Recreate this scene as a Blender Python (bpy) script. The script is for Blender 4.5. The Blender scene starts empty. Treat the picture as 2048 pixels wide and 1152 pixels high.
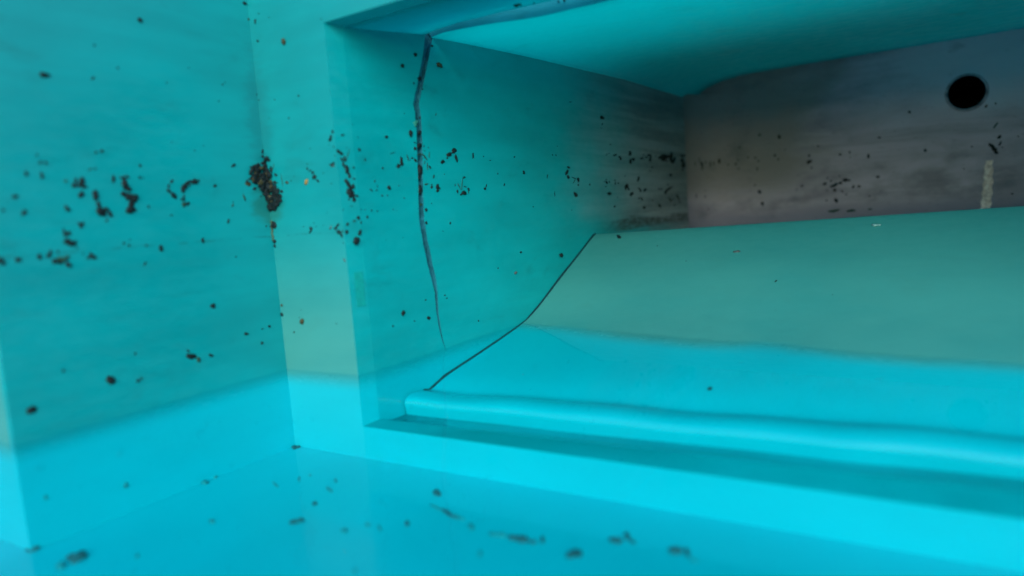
import bpy, bmesh, math, random
from mathutils import Vector, Matrix, noise as mnoise
from mathutils.geometry import tessellate_polygon

random.seed(11)
R = math.radians
scene = bpy.context.scene
C = scene.collection

# ------------------------------------------------------------------ camera
YAW, PITCH, ROLL, FPX = -0.57, 0.1057, -0.0722, 1391.4
CAM = Vector((.7473, -.6, .1821))
fw = Vector((math.sin(YAW) * math.cos(PITCH), math.cos(YAW) * math.cos(PITCH), -math.sin(PITCH)))
r0 = Vector((math.cos(YAW), -math.sin(YAW), 0))
u0 = r0.cross(fw)
rt = r0 * math.cos(ROLL) + u0 * math.sin(ROLL)
up = u0 * math.cos(ROLL) - r0 * math.sin(ROLL)
cd = bpy.data.cameras.new('camera')
cam = bpy.data.objects.new('camera', cd)
C.objects.link(cam)
m = Matrix((rt, up, -fw)).transposed().to_4x4()
m.translation = CAM
cam.matrix_world = m
cd.sensor_width = 36
cd.lens = 36 * FPX / 2048
cd.clip_start = .01
cd.clip_end = 500
cd.dof.use_dof = True
cd.dof.focus_distance = 1.13
cd.dof.aperture_fstop = 1.75
scene.camera = cam

# ------------------------------------------------------------------ sky, sun, exposure
SUN_EL, SUN_AZ = R(24), R(150)          # azimuth clockwise from +y
w = bpy.data.worlds.new('World')
scene.world = w
w.use_nodes = True
nt = w.node_tree
bg = nt.nodes['Background']
sky = nt.nodes.new('ShaderNodeTexSky')
sky.sky_type = 'NISHITA'
sky.sun_disc = False
sky.sun_elevation = SUN_EL
sky.sun_rotation = SUN_AZ
nt.links.new(sky.outputs[0], bg.inputs[0])
bg.inputs[1].default_value = .15
sd = bpy.data.lights.new('sun', 'SUN')
sd.energy = 1.2
sd.angle = R(36)
sd.color = (1, .975, .94)
sun = bpy.data.objects.new('sun', sd)
C.objects.link(sun)
sdir = Vector((math.sin(SUN_AZ) * math.cos(SUN_EL), math.cos(SUN_AZ) * math.cos(SUN_EL), math.sin(SUN_EL)))
sun.rotation_euler = sdir.to_track_quat('Z', 'Y').to_euler()
vs = scene.view_settings
vs.view_transform = 'Standard'
vs.look = 'None'
vs.gamma = 1
vs.exposure = .70
scene.cycles.max_bounces = 16
scene.cycles.diffuse_bounces = 10
scene.cycles.transparent_max_bounces = 16
scene.cycles.caustics_reflective = True
scene.cycles.use_denoising = True

# ------------------------------------------------------------------ node helpers
class NG:
    def __init__(s, name):
        s.m = bpy.data.materials.new(name)
        s.m.use_nodes = True
        s.t = s.m.node_tree
        s.b = s.t.nodes['Principled BSDF']
        s.out = s.t.nodes['Material Output']
        s.geo = s.n('ShaderNodeNewGeometry')
        sp = s.n('ShaderNodeSeparateXYZ')
        s.l(s.geo.outputs['Position'], sp.inputs[0])
        s.x, s.y, s.z = sp.outputs
        s.pos = s.geo.outputs['Position']
    def n(s, k, **kw):
        d = s.t.nodes.new(k)
        for a, v in kw.items():
            setattr(d, a, v)
        return d
    def l(s, a, b):
        s.t.links.new(a, b)
    def put(s, v, sock):
        if hasattr(v, 'is_output'):
            s.l(v, sock)
        elif isinstance(v, tuple) and len(v) == 3 and sock.type == 'RGBA':
            sock.default_value = (*v, 1)
        else:
            sock.default_value = v
    def math(s, op, a, b=0.0, clamp=False):
        d = s.n('ShaderNodeMath', operation=op, use_clamp=clamp)
        s.put(a, d.inputs[0]); s.put(b, d.inputs[1])
        return d.outputs[0]
    def ramp(s, v, a, b, lo=0., hi=1.):
        d = s.n('ShaderNodeMapRange', interpolation_type='SMOOTHSTEP')
        s.put(v, d.inputs[0])
        d.inputs[1].default_value = a; d.inputs[2].default_value = b
        d.inputs[3].default_value = lo; d.inputs[4].default_value = hi
        return d.outputs[0]
    def noise(s, scale, stretch=(1, 1, 1), detail=4, rough=.55, off=(0, 0, 0), dist=0):
        mp = s.n('ShaderNodeMapping')
        mp.inputs['Scale'].default_value = stretch
        mp.inputs['Location'].default_value = off
        s.l(s.pos, mp.inputs[0])
        d = s.n('ShaderNodeTexNoise')
        d.inputs['Scale'].default_value = scale
        d.inputs['Detail'].default_value = detail
        d.inputs['Roughness'].default_value = rough
        d.inputs['Distortion'].default_value = dist
        s.l(mp.outputs[0], d.inputs['Vector'])
        return d.outputs[0]
    def mix(s, f, a, b):
        d = s.n('ShaderNodeMix', data_type='RGBA')
        s.put(f, d.inputs[0]); s.put(a, d.inputs[6]); s.put(b, d.inputs[7])
        return d.outputs[2]
    def dist(s, p):
        d = s.n('ShaderNodeVectorMath', operation='DISTANCE')
        s.l(s.pos, d.inputs[0]); d.inputs[1].default_value = p
        return d.outputs['Value']
    def bump(s, h, strength, dist=.002):
        d = s.n('ShaderNodeBump')
        d.inputs['Strength'].default_value = strength
        d.inputs['Distance'].default_value = dist
        s.l(h, d.inputs['Height'])
        return d.outputs[0]
    def set(s, **kw):
        for k, v in kw.items():
            s.put(v, s.b.inputs[k.replace('_', ' ')])
        return s.m

DRY_A, DRY_B = (.0, .275, .295), (.0, .345, .370)   # gelcoat above the water
LIT_WET_A, LIT_WET_B = (.0, .530, .625), (.0, .570, .670)   # same gelcoat under the water, transmitted light put into the colour
SHEEN = (.085, .325, .272)                            # grey-green reflected sheen on walls and ramp, put into the colour

def gelcoat(name, sheen=0, grime=False, stain=False, dull=1.0, soft=.016, shade=0, glow=False, gloss=0):
    g = NG(name)
    big = g.noise(5, (1, 1, 3.5), 5)
    fine = g.noise(38, (1, 1, 3), 4, off=(3, 1, 2))
    streak = g.noise(4, (.6, .6, 14), 5, .6, off=(1, 7, 3))
    v = g.math('ADD', g.math('MULTIPLY', big, .75), g.math('MULTIPLY', streak, .25))
    v = g.ramp(v, .30, .70)
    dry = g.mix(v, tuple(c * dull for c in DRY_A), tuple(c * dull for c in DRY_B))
    # faint dark smudges of algae
    sm = g.noise(9, (1, 1, 2.2), 6, .65, off=(5, 5, 1), dist=.4)
    sm = g.ramp(sm, .56, .75, 0, .30)
    dry = g.mix(sm, dry, (.006, .110, .105))
    if sheen:
        f = g.math('MULTIPLY', g.ramp(g.z, sheen[1], sheen[2]), sheen[0])
        f = g.math('MULTIPLY', f, g.ramp(big, .25, .6, .75, 1.0))
        dry = g.mix(f, dry, SHEEN)
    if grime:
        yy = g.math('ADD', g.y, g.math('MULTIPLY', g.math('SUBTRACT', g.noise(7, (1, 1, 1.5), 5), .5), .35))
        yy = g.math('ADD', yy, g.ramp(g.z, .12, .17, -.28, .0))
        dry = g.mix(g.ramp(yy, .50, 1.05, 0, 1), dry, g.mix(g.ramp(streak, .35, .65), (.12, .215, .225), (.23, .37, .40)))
    if glow:                                  # darker towards the inner corner of the ceiling
        gm_ = g.math('MULTIPLY', g.ramp(g.math('ADD', g.y, g.math('MULTIPLY', g.math('SUBTRACT', big, .5), .5)), .45, 1.05), g.ramp(g.x, .95, .25))
        dry = g.mix(g.math('MULTIPLY', gm_, .5), dry, (.004, .26, .27))
    if grime:                                 # smear left along the foot of the inner end
        bz = g.math('ABSOLUTE', g.math('SUBTRACT', g.math('ADD', g.z, g.math('MULTIPLY', g.math('SUBTRACT', streak, .5), .05)), .142))
        bf = g.math('MULTIPLY', g.math('MULTIPLY', g.ramp(bz, .020, .004), g.ramp(g.y, .68, .85)), g.ramp(fine, .3, .6, .45, .9))
        dry = g.mix(bf, dry, (.018, .050, .045))
    if stain:
        d = g.dist((0, 0, .215))
        dd = g.math('ADD', d, g.math('MULTIPLY', g.math('SUBTRACT', fine, .5), .03))
        dry = g.mix(g.ramp(dd, .034, .016, 0, .55), dry, (.012, .13, .09))
        # dull vertical smears up the corner
        e = g.n('ShaderNodeVectorMath', operation='DISTANCE')
        mp = g.n('ShaderNodeMapping'); mp.inputs['Scale'].default_value = (1, 1, .25)
        g.l(g.pos, mp.inputs[0]); g.l(mp.outputs[0], e.inputs[0]); e.inputs[1].default_value = (0, 0, .083)
        ee = g.math('ADD', e.outputs['Value'], g.math('MULTIPLY', g.math('SUBTRACT', fine, .5), .05))
        dry = g.mix(g.ramp(ee, .030, .005, 0, .35), dry, (.006, .115, .13))
        # old water mark
        wl = g.math('ABSOLUTE', g.math('SUBTRACT', g.z, .176))
        wl = g.math('MULTIPLY', g.ramp(wl, .0025, .0, 0, .5), g.ramp(fine, .45, .62))
        dry = g.mix(wl, dry, (.004, .13, .13))
    wet = g.mix(g.ramp(big, .3, .7), LIT_WET_A, LIT_WET_B)
    if shade:  # sill shade and ripple reflections put into the underwater colour
        wet = g.mix(g.math('MULTIPLY', g.ramp(g.noise(9, (.5, 2.5, 1), 3, .5, dist=.6), .3, .7, .62, 1.0), shade), wet, (.0, .250, .275))
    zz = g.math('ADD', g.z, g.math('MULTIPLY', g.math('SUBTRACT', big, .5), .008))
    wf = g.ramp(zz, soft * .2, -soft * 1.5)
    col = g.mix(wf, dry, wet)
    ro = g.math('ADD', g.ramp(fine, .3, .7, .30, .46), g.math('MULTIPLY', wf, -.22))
    nb = g.bump(g.math('MULTIPLY', g.noise(220, (1, 1, 1), 2), g.math('SUBTRACT', 1.0, wf)), .03, .0006)
    if gloss:
        ro = g.math('SUBTRACT', ro, g.math('MULTIPLY', wf, gloss), True)
    g.set(Base_Color=col, Roughness=ro, Normal=nb, Specular_IOR_Level=.45)
    if glow:                                  # thin laminate passes daylight as added fill; the fade with depth imitates falling light
        tl = g.n('ShaderNodeBsdfTranslucent'); g.l(g.mix(.6, col, (.0, .88, .80)), tl.inputs[0])
        mx = g.n('ShaderNodeMixShader')
        g.l(g.ramp(g.y, .05, 1.0, .84, .30), mx.inputs[0]); g.l(g.b.outputs[0], mx.inputs[1]); g.l(tl.outputs[0], mx.inputs[2])
        g.l(mx.outputs[0], g.out.inputs['Surface'])
    return g.m

M = {}
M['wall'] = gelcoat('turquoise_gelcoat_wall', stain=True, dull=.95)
M['strip'] = gelcoat('turquoise_gelcoat_sheen_wall', sheen=(.62, .22, .0), stain=True, dull=.86)
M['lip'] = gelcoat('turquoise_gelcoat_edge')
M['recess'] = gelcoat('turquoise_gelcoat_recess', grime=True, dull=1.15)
M['sill'] = gelcoat('turquoise_gelcoat_shaded', shade=.9)
M['ceiling'] = gelcoat('turquoise_gelcoat_ceiling', dull=2.0, glow=True)  # same gelcoat raised in colour to brighten the dim ceiling
M['ramp'] = gelcoat('turquoise_gelcoat_ramp', sheen=(.62, .5, .4), soft=.006, gloss=.09)

def back_material():
    g = NG('bare_laminate')
    st = g.noise(4.0, (.7, 1, 4), 6, .66, off=(2, 0, 4), dist=.5)
    cl = g.noise(5, (1, 1, 1.6), 5, .6, off=(7, 0, 1))
    fi = g.noise(60, (1, 1, 2), 4, .6)
    base = g.mix(g.ramp(st, .34, .66), (.290, .315, .390), (.470, .490, .590))
    # brown residue towards the near upper end
    bx = g.math('ADD', g.x, g.math('MULTIPLY', g.math('SUBTRACT', cl, .5), .5))
    bz = g.ramp(g.math('ADD', g.z, g.math('MULTIPLY', g.math('SUBTRACT', st, .5), .25)), .16, .26)
    br = g.math('MULTIPLY', g.ramp(bx, .56, .34), bz)
    base = g.mix(g.math('MULTIPLY', br, .85), base, (.235, .265, .250))
    base = g.mix(g.ramp(cl, .52, .70, 0, .5), base, (.055, .085, .090))
    lowb = g.math('MULTIPLY', g.ramp(g.math('ADD', g.z, g.math('MULTIPLY', cl, .10)), .225, .165), g.ramp(st, .3, .6, .3, 1))
    base = g.mix(g.math('MULTIPLY', lowb, .6), base, (.085, .115, .185))
    base = g.mix(g.ramp(fi, .58, .75, 0, .3), base, (.05, .07, .08))
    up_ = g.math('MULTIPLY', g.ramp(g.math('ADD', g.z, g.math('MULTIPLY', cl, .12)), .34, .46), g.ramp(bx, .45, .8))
    base = g.mix(g.math('MULTIPLY', up_, .8), base, (.62, .72, .84))  # upper side paled in colour to make up for missing light
    pale = g.noise(14, (1, 1, 1.4), 3, .5, off=(0, 0, 9))
    base = g.mix(g.ramp(pale, .68, .8, 0, .5), base, (.30, .34, .42))
    return g.set(Base_Color=base, Roughness=.62, Normal=g.bump(fi, .25, .002), Specular_IOR_Level=.3)
M['back'] = back_material()

def simple(name, col, rough=.7, var=.35, scale=300, spec=.3):
    g = NG(name)
    n = g.noise(scale, (1, 1, 1), 3)
    a = tuple(c * (1 - var) for c in col); b = tuple(min(1, c * (1 + var)) for c in col)
    return g.set(Base_Color=g.mix(g.ramp(n, .3, .7), a, b), Roughness=rough, Specular_IOR_Level=spec, Normal=g.bump(n, .4, .001))
M['k'] = simple('black_dirt', (.002, .012, .014))
M['g'] = simple('green_algae', (.012, .060, .040))
M['o'] = simple('brown_dirt', (.045, .050, .022))
M['y'] = simple('ochre_dirt', (.30, .20, .05))
M['a'] = simple('grey_dirt', (.07, .10, .10))
M['l'] = simple('pale_green_leaf', (.02, .24, .19))
M['w'] = simple('whitish_scrap', (.20, .42, .40))
M['fibre'] = simple('bare_glass_fibre', (.016, .150, .200), .9, .3, 90, .0)
M['edge'] = simple('pale_broken_edge', (.030, .41, .49), .7, .12, 25, .1)
M['rimgrey'] = simple('worn_grey_edge', (.30, .34, .41), .6, .35, 60)
M['seam_dark'] = simple('seam_gap_dark', (.006, .045, .060), .5, .3, 200)
M['murk'] = simple('sunken_silt', (.004, .120, .140), .8, .4)
M['haze_silt'] = simple('pale_sunken_silt', (.0, .30, .33), .8, .3)
M['void'] = simple('black_plastic', (.006, .006, .009), .6)
M['sealant'] = simple('beige_sealant', (.80, .74, .68), .65, .3, 120)
M['tape'] = simple('green_film', (.0, .285, .265), .5, .1, 200)
M['streak'] = simple('brown_streak', (.05, .10, .05))

# ------------------------------------------------------------------ mesh helpers
def new_obj(name, verts, faces, mat, parent=None, smooth=False, cu=None):
    me = bpy.data.meshes.new(name)
    me.from_pydata([tuple(v) for v in verts], [], faces)
    me.materials.append(M[mat] if isinstance(mat, str) else mat)
    if smooth:
        me.polygons.foreach_set('use_smooth', [True] * len(me.polygons))
    me.update()
    o = bpy.data.objects.new(name, me)
    C.objects.link(o)
    if parent:
        o.parent = parent
    return o

def grid(name, fn, us, vsq, mat, parent, flip=False, smooth=True, thick=0):
    V = [fn(a, b) for b in vsq for a in us]
    n = len(us); F = []
    for j in range(len(vsq) - 1):
        for i in range(n - 1):
            q = (j * n + i, j * n + i + 1, (j + 1) * n + i + 1, (j + 1) * n + i)
            F.append(q[::-1] if flip else q)
    o = new_obj(name, V, F, mat, parent, smooth)
    if thick:
        md = o.modifiers.new('thickness', 'SOLIDIFY'); md.thickness = thick; md.offset = -1
    return o

def box(name, a, b, mat, parent=None, bevel=0):
    bm = bmesh.new()
    bmesh.ops.create_cube(bm, size=1)
    for v in bm.verts:
        v.co = Vector([(a[i] + b[i]) / 2 + v.co[i] * (b[i] - a[i]) for i in range(3)])
    if bevel:
        bmesh.ops.bevel(bm, geom=bm.edges[:], offset=bevel, segments=3, affect='EDGES', profile=.5)
    me = bpy.data.meshes.new(name); bm.to_mesh(me); bm.free()
    me.materials.append(M[mat] if isinstance(mat, str) else mat)
    o = bpy.data.objects.new(name, me); C.objects.link(o)
    if parent: o.parent = parent
    return o

def poly_plate(name, outline, to3d, depth, mat, parent, holes=()):
    """flat plate from a 2-D outline (with holes), given real thickness along the vector depth"""
    loops = [list(outline)] + [list(h) for h in holes]
    tris = tessellate_polygon([[Vector((p[0], p[1], 0)) for p in lp] for lp in loops])
    flat = [p for lp in loops for p in lp]
    V = [Vector(to3d(p)) for p in flat]
    n = len(V); V += [v + depth for v in V]
    F = []
    for t in tris:
        nrm = (V[t[1]] - V[t[0]]).cross(V[t[2]] - V[t[0]])
        t = tuple(t) if nrm.dot(depth) < 0 else tuple(reversed(t))
        F.append(t); F.append(tuple(n + i for i in reversed(t)))
    s = 0
    for lp in loops:
        k = len(lp)
        for i in range(k):
            a, b = s + i, s + (i + 1) % k
            F.append((a, b, n + b, n + a))
        s += k
    o = new_obj(name, V, F, mat, parent)
    bm = bmesh.new(); bm.from_mesh(o.data); bmesh.ops.recalc_face_normals(bm, faces=bm.faces[:]); bm.to_mesh(o.data); bm.free()
    return o

def lerp(P, y):
    if y <= P[0][0]: return P[0][1]
    for (a, b), (c, d) in zip(P, P[1:]):
        if y <= c: return b + (d - b) * (y - a) / (c - a)
    return P[-1][1]
def frange(a, b, n):
    return [a + (b - a) * i / (n - 1) for i in range(n)]

# ------------------------------------------------------------------ surroundings
g = NG('concrete_ground')
n1 = g.noise(2, (1, 1, 1), 8); n2 = g.noise(120, (1, 1, 1), 3)
gm = g.set(Base_Color=g.mix(g.ramp(n1, .3, .7), (.46, .45, .42), (.58, .56, .53)), Roughness=.9, Normal=g.bump(n2, .3))
ground = new_obj('ground', [(-150, -150, -.19), (150, -150, -.19), (150, 150, -.19), (-150, 150, -.19)], [(0, 1, 2, 3)], gm)
ground['kind'] = 'structure'

# ------------------------------------------------------------------ the tank
ZF, TOP = -.1056, .485
tank = bpy.data.objects.new('fibreglass_tank', None)
C.objects.link(tank)
tank.location = (.5, -.3, -.19)
tank['label'] = 'cracked turquoise fibreglass tank with a deep recess, standing half full of clear water'
tank['category'] = 'tank'
bpy.context.view_layer.update()

def adopt(o):
    o.parent = tank
    o.matrix_parent_inverse = Matrix.Translation(-tank.location)
    return o

A, AI, LY = .1298, .1354, .0239           # opening edge, recess wall, lip depth
ZS, ZT = -.0650, .4185                    # sill and head of the opening
XR = 1.24                                 # far side of the opening
X1, Y0 = 1.46, -1.25                      # tank extent
T = .009
adopt(box('floor', (-.52, Y0, ZF - T), (X1, .0, ZF), 'wall'))
adopt(box('wall', (-T, -.3196, ZF), (0, 0, TOP), 'wall'))                       # beside the corner
adopt(box('wall', (-.52, -.3196, ZF), (-T, -.3196 + T, TOP), 'strip'))          # return towards the near end
LOW = .03                                  # unseen near walls, kept to a low kerb to let daylight in
adopt(box('wall', (-.52 - T, Y0, ZF), (-.52, -.3196, LOW), 'wall'))
adopt(box('wall', (X1, Y0, ZF), (X1 + T, 0, LOW), 'wall'))
adopt(box('wall', (-.52, Y0 - T, ZF), (X1, Y0, LOW), 'wall'))
adopt(poly_plate('front_wall', [(-T, ZF), (X1, ZF), (X1, TOP), (-T, TOP)], lambda p: (p[0], 0, p[1]), Vector((0, .006, 0)), 'strip', None,
                 holes=[[(A, ZS), (A, ZT), (XR + .006, ZT), (XR + .006, ZS)]]))
# rolled rim round the top
def rim(pts):
    for (a, b) in pts:
        adopt(box('rim', a, b, 'lip', None, .006))
rim([((-.52, -.3296, TOP), (.0, .06, TOP + .02)), ((.003, -.004, TOP + .001), (X1, .06, TOP + .021)),
     ((X1 - .002, Y0 - .06, LOW), (X1 + .06, -.001, LOW + .012)), ((-.58, Y0 - .06, LOW + .001), (X1 - .005, Y0 + .002, LOW + .013)),
     ((-.58, Y0 + .005, LOW), (-.518, -.331, LOW + .012))])

# bevelled lip of the opening
def zs_in(x): return -.0622 + .0095 * (x - AI) / (.8 - AI)
xs = frange(0, 1, 12)
V = []; F = []
def quad(a, b, c, d):
    k = len(V); V.extend([a, b, c, d]); F.append((k, k + 1, k + 2, k + 3))
def lp(t): return A + (XR + .006 - A) * t, AI + (XR - AI) * t
quad((A, 0, ZS), (A, 0, ZT), (AI, LY, .4168), (AI, LY, zs_in(AI)))
quad((XR + .006, 0, ZT), (XR + .006, 0, ZS), (XR, LY, zs_in(XR)), (XR, LY, .4168))
for t0, t1 in zip(xs, xs[1:]):
    a0, i0 = lp(t0); a1, i1 = lp(t1)
    quad((a0, 0, ZT), (a1, 0, ZT), (i1, LY, .4168), (i0, LY, .4168))
    quad((a0, 0, ZS), (i0, LY, zs_in(i0)), (i1, LY, zs_in(i1)), (a1, 0, ZS))
lip = adopt(new_obj('opening_lip', V, F, 'lip', None))
bm = bmesh.new(); bm.from_mesh(lip.data); bmesh.ops.remove_doubles(bm, verts=bm.verts[:], dist=1e-5); bm.to_mesh(lip.data); bm.free()
lip.data.materials.append(M['sill'])
for pl in lip.data.polygons:
    if pl.center.z < -.05 and abs(pl.normal.z) > .5: pl.material_index = 1
md = lip.modifiers.new('edge', 'BEVEL'); md.width = .0012; md.segments = 2; md.limit_method = 'ANGLE'; md.angle_limit = R(50)

# crack outline on the recess wall (y, z) in mm
CL = [(180.2,434.6),(175.9,417.0),(166.2,392.3),(155.5,367.7),(142.2,338.0),(144.9,327.0),(144.9,303.8),(142.4,277.1),(138.4,223.4),(134.0,183.1),(137.8,155.7),(142.7,127.8),(149.2,102.9),(155.1,81.1),(154.1,56.6),(156.8,34.8),(161.8,12.4),(169.7,-6.5)]
CR = [(197.9,435.8),(190.3,419.3),(180.4,394.2),(166.9,365.7),(154.9,339.8),(156.5,328.0),(156.6,304.5),(154.0,277.5),(147.9,223.3),(144.6,182.6),(148.5,154.9),(153.5,126.8),(157.9,101.9),(159.5,80.5),(157.4,56.0),(159.0,34.4),(162.9,12.2)]
CL = [(a / 1000, b / 1000) for a, b in CL]; CR = [(a / 1000 + .0016 * max(0, min(1, (170 - b) / 120)) * max(0, min(1, (b + 6) / 30)), b / 1000) for a, b in CR]
def jag(P, amp, sd_):
    o = []
    for (a, b), (c, d) in zip(P, P[1:]):
        n_ = max(1, int(abs(d - b) / .006))
        for k in range(n_):
            t = k / n_; z_ = b + (d - b) * t
            fade = min(1, max(0, (z_ + .004) / .05))
            o.append((a + (c - a) * t + (amp * fade * mnoise.noise(Vector((z_ * 260, sd_, 0))) if (o or k) else 0), z_))
    return o + [P[-1]]
CL, CR = jag(CL, .0013, 1.0), jag(CR, .0017, 7.0)
ZE = [(.0239,.4168),(.19,.4352),(.465,.446),(.878,.458),(1.38,.460)]    # where recess wall meets ceiling
ZC = [(.0239,.4170),(.19,.4370),(.465,.458),(.878,.485),(1.38,.511)]    # flat of the ceiling
WC = [(.0239,.010),(.19,.030),(.465,.075),(.878,.125),(1.38,.175)]
YB = 1.38
out = [(LY, -.13), (YB + .01, -.13), (YB + .01, .460), (.878, .458), (.465, .446)] + CR + CL[::-1] + [(.1, .4253), (LY, .4168)]
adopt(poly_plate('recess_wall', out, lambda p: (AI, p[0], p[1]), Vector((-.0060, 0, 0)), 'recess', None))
rw = C.objects['recess_wall']                      # the broken edges show bare laminate
rw.data.materials.append(M['fibre'])
for pl in rw.data.polygons:
    c_ = pl.center
    if abs(pl.normal.x) < .5 and .12 < c_.y < .21 and -.02 < c_.z < .44: pl.material_index = 1
adopt(poly_plate('crack_backing', [(.12, -.03), (.215, -.03), (.215, .446), (.12, .446)], lambda p: (AI - .0062, p[0], p[1]), Vector((-.003, 0, 0)), 'fibre', None))

# ceiling in two pieces, either side of the crack
CF = [(135.4,180.1),(168.3,171.5),(206.8,164.5),(236.7,167.0),(266.9,167.7),(300.6,172.9),(339.5,179.0),(365.6,181.2),(426.6,188.9),(700,196),(1240,205)]
CB = [(135.4,193.5),(172.8,187.6),(196.2,184.3),(229.8,182.7),(254.7,186.4),(288.2,193.4),(329.5,197.4),(376.2,200.3),(439.7,204.1),(700,206),(1240,209)]
CF = [(a / 1000, b / 1000) for a, b in CF]; CB = [(a / 1000, b / 1000) for a, b in CB]
def cz(x, y):
    w_ = lerp(WC, y); t = min(1, max(0, (x - AI) / w_)); e, c = lerp(ZE, y), lerp(ZC, y)
    return e + (c - e) * math.sqrt(max(0, 1 - (1 - t) ** 2))
cxs = [AI + .15 * (i / 22) ** 1.6 for i in range(23)] + frange(.31, XR, 16)
def cfront(x, t):
    y = LY + (lerp(CF, x) - LY) * t
    return (x, y, cz(x, y))
def cback(x, t):
    y = lerp(CB, x) + (YB + .005 - lerp(CB, x)) * t
    return (x, y, cz(x, y) - (.0025 + .0085 * min(1, max(0, (x - .16) / .14))) * math.exp(-(y - lerp(CB, x)) / .07))
adopt(grid('ceiling', cfront, cxs, frange(0, 1, 8), 'ceiling', None, thick=-.004))
adopt(grid('ceiling', cback, cxs, [(i / 26) ** 1.5 for i in range(27)], 'ceiling', None, thick=-.030))
bc = [o for o in C.objects if o.name.startswith('ceiling')][-1]
bc.data.materials.append(M['edge'])
bc.modifiers['thickness'].material_offset_rim = 1

# ramp with a rolled nose
PL = [(.072,-.072),(.0695,-.060),(.0690,-.054),(.0715,-.0485),(.078,-.0455),(.088,-.0440),(.100,-.0445),(.112,-.0475),(.124,-.0505),(.135,-.0470),(.16,-.0390),(.20,-.0325),(.252,-.024),(.32,-.012),(.389,.001),(.44,.022),(.522,.062),(.6,.096),(.668,.128),(.68,.1305),(.688,.127),(.69,.115)]
PR = [(.072,-.066),(.0690,-.053),(.0685,-.047),(.0710,-.0405),(.078,-.0365),(.088,-.0338),(.100,-.0340),(.112,-.0385),(.124,-.0420),(.135,-.0375),(.16,-.0260),(.20,-.0110),(.232,.000),(.28,.014),(.35,.034),(.44,.062),(.522,.086),(.6,.113),(.668,.1375),(.68,.1400),(.688,.1365),(.69,.124)]
def ramp_pt(x, i):
    t = min(1.3, max(0, (x - .135) / (.8 - .135)))
    a, b = PL[i], PR[i]
    y = a[1 - 1] * (1 - t) + b[0] * t; z = a[1] * (1 - t) + b[1] * t
    bump = .0035 * math.exp(-((x - .56) / .05) ** 2 - ((y - .31) / .07) ** 2)
    wob = (.0014 * math.sin(x * 19 + 1) + .0008 * math.sin(x * 43 + 2)) * math.exp(-((y - .1) / .05) ** 2)
    if i < 8:
        y -= .0045 * math.exp(-((x - .665) / .030) ** 2) + .003 * math.exp(-((x - .40) / .06) ** 2)
    return (x, y, z - bump + wob)
def rz(x, y):
    pts = [ramp_pt(x, i) for i in range(4, len(PL) - 2)]
    return lerp([(p[1], p[2]) for p in pts], y)
rxs = [AI + .0032] + frange(AI + .006, XR - .002, 44)
ro = adopt(grid('ramp', ramp_pt, rxs, list(range(len(PL))), 'ramp', None))
md = ro.modifiers.new('smooth', 'SUBSURF'); md.levels = 2; md.render_levels = 2
md = ro.modifiers.new('thickness', 'SOLIDIFY'); md.thickness = .006; md.offset = -1
adopt(grid('sill', lambda x, y: (x, y, zs_in(x) - .0004 - .007 * math.sin(min(1, (y - LY) / .03) * math.pi / 2)), frange(AI, XR, 12), frange(LY, .11, 12), 'sill', None, thick=.004))

# bare back panel with the pipe hole
HX, HZ, HR = .773, .387, .039
circ = [(HX + HR * math.cos(i * math.tau / 48), HZ + HR * math.sin(i * math.tau / 48)) for i in range(48)]
adopt(poly_plate('back_panel', [(AI - .02, -.13), (XR + .02, -.13), (XR + .02, .56), (AI - .02, .56)], lambda p: (p[0], YB, p[1]), Vector((0, .006, 0)), 'back', None, holes=[circ]))
def pipe(a, y): return (HX + (HR + .0006) * math.cos(a), y, HZ + (HR + .0006) * math.sin(a))
pp = adopt(grid('outlet_pipe', pipe, [i * math.tau / 48 for i in range(49)], [YB + .001, YB + .1, YB + .3, YB + .5], 'void', None))
adopt(new_obj('pipe_end', [pipe(i * math.tau / 48, YB + .499) for i in range(48)], [tuple(range(48))], 'void'))
adopt(box('recess_wall', (XR, LY, -.13), (XR + .006, YB, .56), 'recess'))
adopt(box('recess_floor', (AI - .004, .10, -.136), (XR, YB, -.131), 'void'))
def drip(t, s):
    zc = lerp([(0, .226), (1, .108)], t)
    xl = lerp([(0, .8095), (.05, .8088), (.3, .8060), (.6, .8040), (1, .7985)], t) + .0012 * math.sin(t * 37)
    xr = lerp([(0, .8225), (.05, .8238), (.4, .8238), (.7, .8220), (1, .8185)], t) + .0012 * math.sin(t * 29 + 2)
    return (xl + (xr - xl) * s, YB - .0005 - (.0035 + .0015 * math.sin(t * 23 + s * 5)) * math.sin(s * math.pi), zc)
adopt(grid('sealant_drip', drip, frange(0, 1, 34), frange(0, 1, 9), 'sealant', None))
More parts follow.
